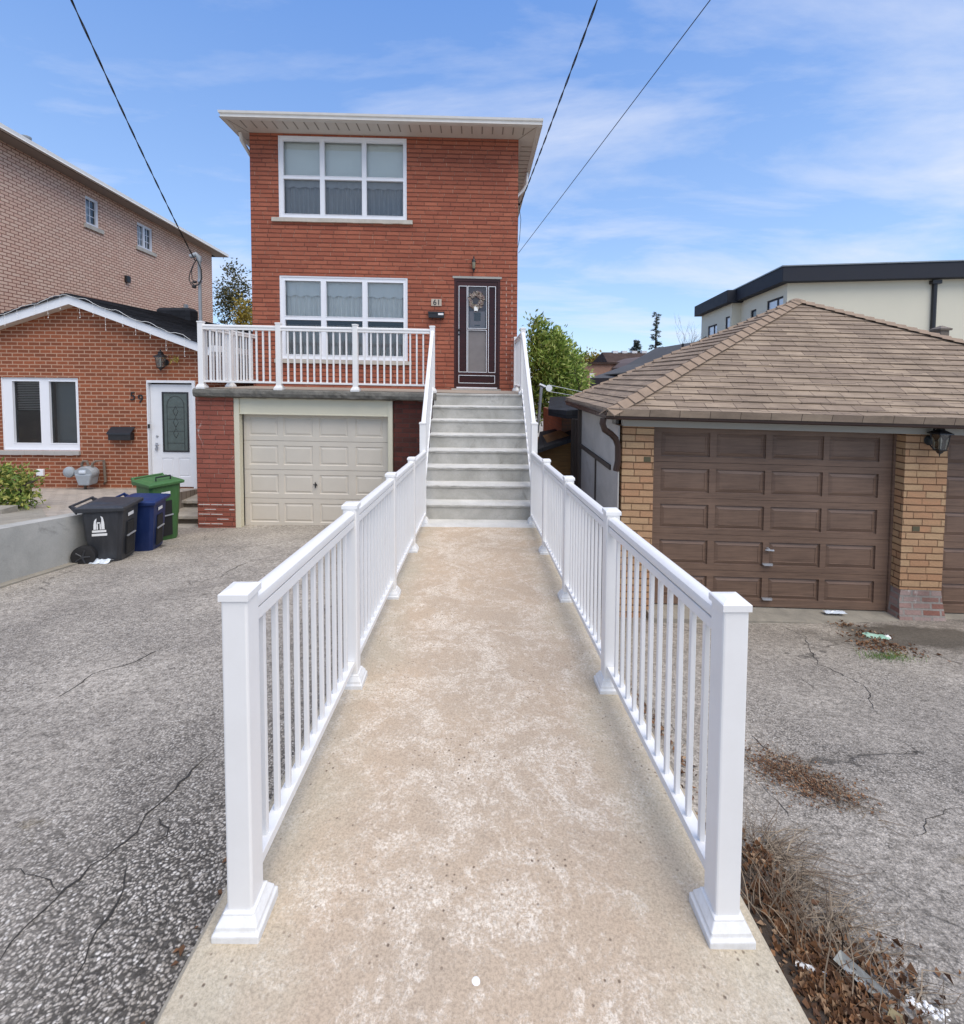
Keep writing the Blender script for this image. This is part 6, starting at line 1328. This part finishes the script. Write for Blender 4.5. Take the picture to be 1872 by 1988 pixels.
# shrub on the left
rr=random.Random(71); q=py(15,985,6.3); zq=zPat(0,6.3); t=thing('shrub','low yellow green leafy shrub at the left edge of the paved patio','shrub',(q.x,6.3,zq)); b=MB()
for k in range(12): a=rr.uniform(0,6.28); b.tube([(q.x,6.3,zq),(q.x+.2*cos(a),6.3+.2*sin(a),zq+.3),(q.x+.35*cos(a),6.3+.35*sin(a),zq+.4)],[.012,.008,.004],4)
b.build('stem',mw['bark'],t); b=MB(); leafcloud(b,[(E(12,950,6.3),(0.27,0.3,0.22)),(E(28,975,6.2),(0.16,0.25,0.14)),(E(0,930,6.4),(0.2,0.25,0.2))],1500,0.045,rr,elong=1.7,gap=0.6,shell=0.4); b.build('foliage',mw['leafshrub'],t)
b = MB(); q0=py(0,1003,5.9); b.box(q0.x-0.6,py(20,1003,5.9).x,5.8,6.0,zPat(0,5.9),zPat(0,5.9)+0.09); tag(b.build('garden_kerb', mw['concapron']), 'short concrete garden kerb below the yellow green shrub', 'kerb')

# ================================================================== DEAD WEEDS, LEAVES, LITTER
def zRg(x,y): return zG(x,y)
def gpt(u,v): return pz(u,v,zRg)
def stems(name,label,spots,mat,seed,cat='dry weeds'):
    rr=random.Random(seed); b=MB()
    for (u,v,n,L,lean,sp) in spots:
        c=gpt(u,v)
        for k in range(n):
            p=Vector((c.x+rr.gauss(0,sp),c.y+rr.gauss(0,sp*1.4),0)); 
            if p.x<0.875: p.x=0.875+rr.random()*0.08
            p.z=zG(p.x,p.y)-0.005
            a=lean[0]+rr.gauss(0,1.0); el=lean[1]*rr.uniform(0.3,1.5); l=L*rr.uniform(.5,1.3); d=Vector((cos(a),sin(a),el)).normalized(); pts=[p]; q=p.copy()
            for i in range(5): d=(d+Vector((rr.gauss(0,.24),rr.gauss(0,.24),rr.gauss(-0.06,.10)))).normalized(); q=q+d*l/5; q.z=max(q.z,zG(q.x,q.y)+0.004); pts.append(q.copy())
            r=rr.uniform(.0009,.0026); b.tube(pts,[r*(1-.14*i) for i in range(6)],3,False)
    return tag(b.build(name,mat,at=tuple(gpt(spots[0][0],spots[0][1]))),label,cat,kind='stuff')
stems('dry_weeds','tangle of dead brown weed stems beside the near right railing post',[(1480,1690,90,0.26,(0.05,.06),.05),(1500,1740,80,0.20,(0.3,.07),.06),(1540,1790,90,0.24,(0.55,.08),.07),(1590,1840,70,0.26,(0.7,.1),.08),(1490,1660,90,0.30,(0.0,.06),.035),(1650,1900,60,0.25,(0.6,.35),.08),(1560,1830,60,0.22,(0.9,.8),.06)],mw['straw'],81)
def leafscatter(name,label,spots,mat,seed,size=0.02,flat=0.35,cat='fallen leaves',xmin=0.85):
    rr=random.Random(seed); b=MB()
    for (u,v,n,sx,sy) in spots:
        c=gpt(u,v)
        for k in range(n):
            x=c.x+rr.gauss(0,sx); y=c.y+rr.gauss(0,sy)
            if x<xmin+0.01: x=xmin+0.01+rr.random()*0.05
            z=zG(x,y)+rr.random()*0.012+0.002; a=rr.uniform(0,6.28); s=size*rr.uniform(.5,1.4); tz=rr.gauss(0,flat)*s; tz2=rr.gauss(0,flat)*s
            ca,sa=cos(a),sin(a); w=s*rr.uniform(.35,.7)
            up_=abs(rr.gauss(0,flat*1.3))*s; s*=rr.choice((0.7,0.8,1,1.5))
            vs=[(x,y,z),(x+ca*s*.6-sa*w,y+sa*s*.6+ca*w,z+up_),(x+ca*s*1.3,y+sa*s*1.3,z+abs(tz)),(x+ca*s*.6+sa*w,y+sa*s*.6-ca*w,z+abs(tz2)+up_*.6),(x+ca*s*.6,y+sa*s*.6,z+0.001)]
            b.add(vs,[(0,4,1),(4,2,1),(0,3,4),(4,3,2)])
    return tag(b.build(name,mat,at=tuple(gpt(spots[0][0],spots[0][1]))),label,cat,kind='stuff')
leafscatter('fallen_leaves','curled brown leaves heaped along the right edge of the walkway in the foreground',[(1640,1975,420,.05,.05),(1600,1920,420,.05,.05),(1700,1960,220,.07,.06),(1560,1850,330,.04,.06),(1500,1760,330,.04,.07),(1620,1870,200,.08,.06),(1690,1880,120,.08,.05),(1480,1680,200,.03,.06)],mw['leafdry'],91,0.013,0.5)
leafscatter('fallen_leaves','patch of brown dry leaf bits on the asphalt behind the near right post',[(1520,1495,500,.09,.07),(1600,1540,500,.10,.06),(1480,1475,220,.07,.09),(1560,1515,500,.10,.08)],mw['leafdry'],92,0.008,0.3)
leafscatter('fallen_leaves','scatter of yellow brown leaves on the wet stain before the brown garage door',[(1680,1235,100,.12,.08),(1735,1265,140,.13,.09),(1650,1215,50,.10,.05),(1700,1250,80,.12,.08)],mw['leafdry'],93,0.022,0.35)
leafscatter('fallen_leaves','thin line of brown leaves caught between the right railing and the asphalt',[(1330,1560,70,.02,.25),(1300,1450,60,.02,.3),(1390,1700,60,.02,.12),(1260,1380,40,.02,.3)],mw['leafdry'],94,0.018,0.4)
rr=random.Random(4); b=MB()
for k in range(60):
    y=rr.uniform(1.0,3.6); x=-0.80-abs(rr.gauss(0,.04)); z=zG(x,y)+.003; a=rr.uniform(0,6.28); s=rr.uniform(.008,.02); b.add([(x,y,z),(x+s*cos(a),y+s*sin(a),z+s*.3),(x+1.6*s*cos(a+.5),y+1.6*s*sin(a+.5),z+s*.1),(x+s*cos(a+1),y+s*sin(a+1),z+s*.4)],[(0,1,2,3)])
tag(b.build('fallen_leaves',mw['leafdry'],at=(-0.82,2,1.0)),'few reddish leaves along the left edge of the walkway','fallen leaves',kind='stuff')
stems('dry_weeds','flat mat of brown dry grass on the asphalt just behind the near right post',[(1500,1490,110,.10,(0.0,.12),.07),(1560,1510,130,.10,(0.4,.1),.07),(1620,1545,110,.10,(0.2,.1),.06)],mw['straw'],85)
# green grass tuft in the stain
rr=random.Random(8); b=MB(); c=gpt(1725,1277)
for k in range(420):
    x=c.x+rr.gauss(0,.12); y=c.y+rr.gauss(0,.06); z=zG(x,y)-.003; a=rr.uniform(0,6.28); h=rr.uniform(.01,.05); w=.0025; b.add([(x-w,y,z),(x+w,y,z),(x+cos(a)*h*.7,y+sin(a)*h*.7,z+h)],[(0,1,2)])
tag(b.build('grass_tuft',mw['grass'],at=tuple(c)),'low green grass tuft growing in the stain before the brown garage','grass',kind='stuff')
def crumple(u,v,L,W_,Hh,mat,name,label,cat,seed,yaw=0.0,zf=zRg):
    rr=random.Random(seed); c=pz(u,v,zf); n,m=10,7; vs=[]
    for i in range(n):
        for j in range(m):
            x=(i/(n-1)-.5)*L; y=(j/(m-1)-.5)*W_; e=1-abs(j/(m-1)-.5)*2; z=Hh*(e**.6)*(0.7+0.5*rr.random())*(0.5+0.5*min(1,4*min(i,n-1-i)/(n-1)+.3)); x+=rr.gauss(0,L*.02); y+=rr.gauss(0,W_*.04)
            X_=c.x+x*cos(yaw)-y*sin(yaw); Y_=c.y+x*sin(yaw)+y*cos(yaw); vs.append((X_,Y_,max(zf(X_,Y_)+.002,c.z+z)))
    b=MB(); b.add(vs,[(i*m+j,(i+1)*m+j,(i+1)*m+j+1,i*m+j+1) for i in range(n-1) for j in range(m-1)]); return tag(b.build(name,mat,at=tuple(c)),label,cat)
crumple(1580,1893,0.10,0.045,0.022,mw['decal'],'paper_cup','crushed white paper cup among brown leaves beside the walkway','paper cup',1,-0.45)
crumple(1700,1258-20,0.22,0.07,0.04,plain('green_wrapper',(0.22,0.40,0.30),0.35,0.5,30),'snack_wrapper','crumpled green wrapper on the wet stain before the brown garage','wrapper',2,-.35)
crumple(1722,1239,0.07,0.07,0.03,mw['decal'],'paper_scrap','small white paper scrap beside the green wrapper','paper scrap',3,.3)
crumple(1620,1189,0.24,0.07,0.02,mw['plastic'],'plastic_scrap','flattened clear plastic scrap on the sill of the brown garage door','plastic scrap',4,-.05,lambda x,y: dzb-0.035)
c=gpt(1672,1915); t_=MB(); a=-1.05; L=0.13; w=0.05
R_=lambda x,y,z:(c.x+x*cos(a)-y*sin(a),c.y+x*sin(a)+y*cos(a),c.z+0.012+z)
t_.add([R_(-L/2,-w/2,.018),R_(L/2,-w/2,.018),R_(L/2,w/2,.018),R_(-L/2,w/2,.018),R_(-L/2+.012,-w/2+.012,0),R_(L/2-.012,-w/2+.012,0),R_(L/2-.012,w/2-.012,0),R_(-L/2+.012,w/2-.012,0)],[(0,1,5,4),(1,2,6,5),(2,3,7,6),(3,0,4,7),(4,5,6,7)])
tag(t_.build('plastic_tray', plain('dirty_clear_tray',(0.30,0.31,0.29),0.3,0.3,40,0.3,60,spec=0.8)),'dirty grey plastic tray lying in the leaves beside the walkway','plastic tray')
rr=random.Random(6); b=MB()
for k in range(80):
    f=rr.random(); u=1730+110*f+rr.gauss(0,6); v=1925+55*f+rr.gauss(0,6); p=gpt(u,v); s=rr.uniform(.002,.006); b.tower(p.x,p.y,p.z-.001,[(s,0),(s*.9,s*1.1),(s*.3,s*1.6)])
tag(b.build('white_crumbs',mw['decal'],at=tuple(gpt(1780,1950))),'white crumbled foam bits scattered on the asphalt in the right foreground','foam crumbs',kind='stuff')
b=MB(); n=10; bl=gpt(1740,1985)
b.add([R_(0,0,0)] and [(bl.x-.03,bl.y,bl.z+.01),(bl.x,bl.y+.02,bl.z+.018),(bl.x+.03,bl.y,bl.z+.012),(bl.x+.005,bl.y-.02,bl.z+.006)],[(0,3,2,1)])
tag(b.build('tan_leaf',mw['leaftan']),'single pale tan leaf on the asphalt at the bottom right','leaf')

# long open cracks in the old asphalt, filled with dark grit
mw['grit'] = plain('crack_grit', (0.035,0.032,0.028), 0.95, 0.4, 60)
rr=random.Random(77); b=MB()
def crack(pts,w0):
    P=[gpt(u,v) for u,v in pts]; Q=[]
    for i in range(len(P)-1):
        L=(P[i+1]-P[i]).length; m=max(2,int(L/0.035)); d=(P[i+1]-P[i]).normalized(); sd=Vector((-d.y,d.x,0))
        for k in range(m): q=P[i]+(P[i+1]-P[i])*(k/m); q+=sd*(0.035*mnoise.noise(q*6)+0.016*mnoise.noise(q*27)+rr.gauss(0,0.003)); Q.append(q)
    n=len(Q); vs=[]
    for i,q in enumerate(Q):
        d=(Q[min(n-1,i+1)]-Q[max(0,i-1)]).normalized(); sd=Vector((-d.y,d.x,0)); w=w0*(0.12+1.1*abs(mnoise.noise(q*9))+0.35*rr.random())*min(1,0.2+4*min(i,n-1-i)/n)
        for s_ in (-1,1): p=q+sd*w*s_; vs.append((p.x,p.y,zG(p.x,p.y)+0.0025))
    b.add(vs,[(2*i,2*i+1,2*i+3,2*i+2) for i in range(n-1)])
crack([(420,1452),(378,1498),(340,1533),(297,1582),(245,1635),(180,1683),(119,1728),(66,1794),(33,1834),(-30,1900)],0.0065)
crack([(245,1672),(231,1711),(233,1754),(185,1837),(140,1905),(83,1986)],0.0055)
crack([(324,1585),(324,1625),(262,1644)],0.003); crack([(119,1728),(90,1700),(40,1690),(-20,1700)],0.003)
crack([(330,1250),(250,1290),(180,1310),(90,1370)],0.005); crack([(560,1075),(480,1092),(430,1120),(330,1140)],0.006)
crack([(1455,1425),(1489,1455),(1509,1466),(1560,1475)],0.0045); crack([(1750,1466),(1790,1462),(1827,1468)],0.004); crack([(1475,1523),(1500,1545),(1526,1568),(1545,1600)],0.004)
crack([(1500,1210),(1560,1235),(1590,1290),(1680,1330),(1700,1390)],0.005); crack([(1872,1560),(1800,1600),(1770,1640)],0.003)
tag(b.build('asphalt_cracks', mw['grit'], at=(-2,3,1.0)), kind='structure')

# humus strip the weeds grow in
rr=random.Random(12); b=MB(); ny,nx=46,16; vs=[]
for j in range(ny+1):
    y=0.55+1.75*j/ny; wmax=(0.26+0.13*mnoise.noise(Vector((y*2.6,3,0)))+0.06*mnoise.noise(Vector((y*9,1,0))))*sm(y,0.3,0.9)*(1-0.85*sm(y,1.75,2.3))
    for i in range(nx+1):
        f=i/nx; x=0.832+wmax*f+0.02; hh=0.022*(1-f)**0.6*(0.6+0.6*mnoise.noise(Vector((x*22,y*22,0))))-0.004*(f>0.95)
        vs.append((x,y,zG(x,y)+max(-0.004,hh)+0.002*(1-f)))
b.add(vs,[(j*(nx+1)+i,j*(nx+1)+i+1,(j+1)*(nx+1)+i+1,(j+1)*(nx+1)+i) for j in range(ny) for i in range(nx)])
tag(b.build('soil', plain('dark_humus',(0.055,0.040,0.028),0.95,0.5,40,0.9,70), smooth='full'), kind='structure')
# ================================================================== LIGHT AND SKY
w = bpy.data.worlds.new("World"); SC.world = w; w.use_nodes = True; nt = w.node_tree; nt.nodes.clear()
SUN_EL, SUN_AZ = radians(62), radians(140)     # azimuth measured clockwise from +Y
sky = nt.nodes.new('ShaderNodeTexSky'); sky.sky_type = 'NISHITA'; sky.sun_disc = False; sky.sun_elevation = SUN_EL; sky.sun_rotation = SUN_AZ
sky.air_density = 1.0; sky.dust_density = 0.4; sky.ozone_density = 2.0; sky.altitude = 100
bg = nt.nodes.new('ShaderNodeBackground'); bg.inputs[1].default_value = 0.14
out = nt.nodes.new('ShaderNodeOutputWorld'); nt.links.new(bg.outputs[0], out.inputs[0])
def wn(typ, ins=None, **kw):
    nd = nt.nodes.new('ShaderNode'+typ)
    for k, v in kw.items(): setattr(nd, k, v)
    for k, v in (ins or {}).items():
        if isinstance(v, bpy.types.NodeSocket): nt.links.new(v, nd.inputs[k])
        else: nd.inputs[k].default_value = v
    return nd
tc = wn('TexCoord').outputs['Generated']
sp = wn('SeparateXYZ', {0:tc})
den = wn('Math', {0:sp.outputs[2],1:0.16}, operation='ADD').outputs[0]
cx = wn('Math', {0:sp.outputs[0],1:den}, operation='DIVIDE').outputs[0]; cy = wn('Math', {0:sp.outputs[1],1:den}, operation='DIVIDE').outputs[0]
cv = wn('CombineXYZ', {0:cx,1:cy}).outputs[0]
mp = wn('Mapping', {'Vector':cv,'Scale':(0.55,1.15,1),'Location':(0.9,0.35,0),'Rotation':(0,0,0.5)}).outputs[0]
n1 = wn('TexNoise', {'Vector':mp,'Scale':1.5,'Detail':9.0,'Roughness':0.60,'Distortion':0.35}).outputs[0]
n2 = wn('TexNoise', {'Vector':mp,'Scale':0.45,'Detail':2.0}).outputs[0]
s_ = wn('Math', {0:n1,1:n2}, operation='ADD').outputs[0]
mr = wn('MapRange', {0:s_,1:0.96,2:1.27,3:0.0,4:0.78}).outputs[0]
grad = wn('ValToRGB', {0:sp.outputs[2]}); e_ = grad.color_ramp.elements; e_[0].position = 0.0; e_[0].color = (2.6,3.9,6.0,1); e_[1].position = 0.62; e_[1].color = (0.85,1.95,4.8,1)
skm = wn('Mix', data_type='RGBA'); skm.inputs[0].default_value = 0.62; nt.links.new(sky.outputs[0], skm.inputs[6]); nt.links.new(grad.outputs[0], skm.inputs[7])
mxn = wn('Mix', data_type='RGBA'); nt.links.new(mr, mxn.inputs[0]); nt.links.new(skm.outputs[2], mxn.inputs[6]); mxn.inputs[7].default_value = (4.4,4.6,5.2,1)
nt.links.new(mxn.outputs[2], bg.inputs[0])
sl = bpy.data.lights.new('sun','SUN'); sl.energy = 2.7; sl.angle = radians(60); sl.color = (1.0,0.915,0.80)
so = bpy.data.objects.new('sun', sl); C.objects.link(so)
dv_ = Vector((sin(SUN_AZ)*cos(SUN_EL), cos(SUN_AZ)*cos(SUN_EL), sin(SUN_EL))); so.rotation_euler = dv_.to_track_quat('Z','Y').to_euler(); so.location = dv_*30
SC.view_settings.view_transform = 'Standard'; SC.view_settings.look = 'None'; SC.view_settings.exposure = 0.50; SC.view_settings.gamma = 1
SC.render.engine = 'CYCLES'; SC.render.resolution_x = 964; SC.render.resolution_y = 1024
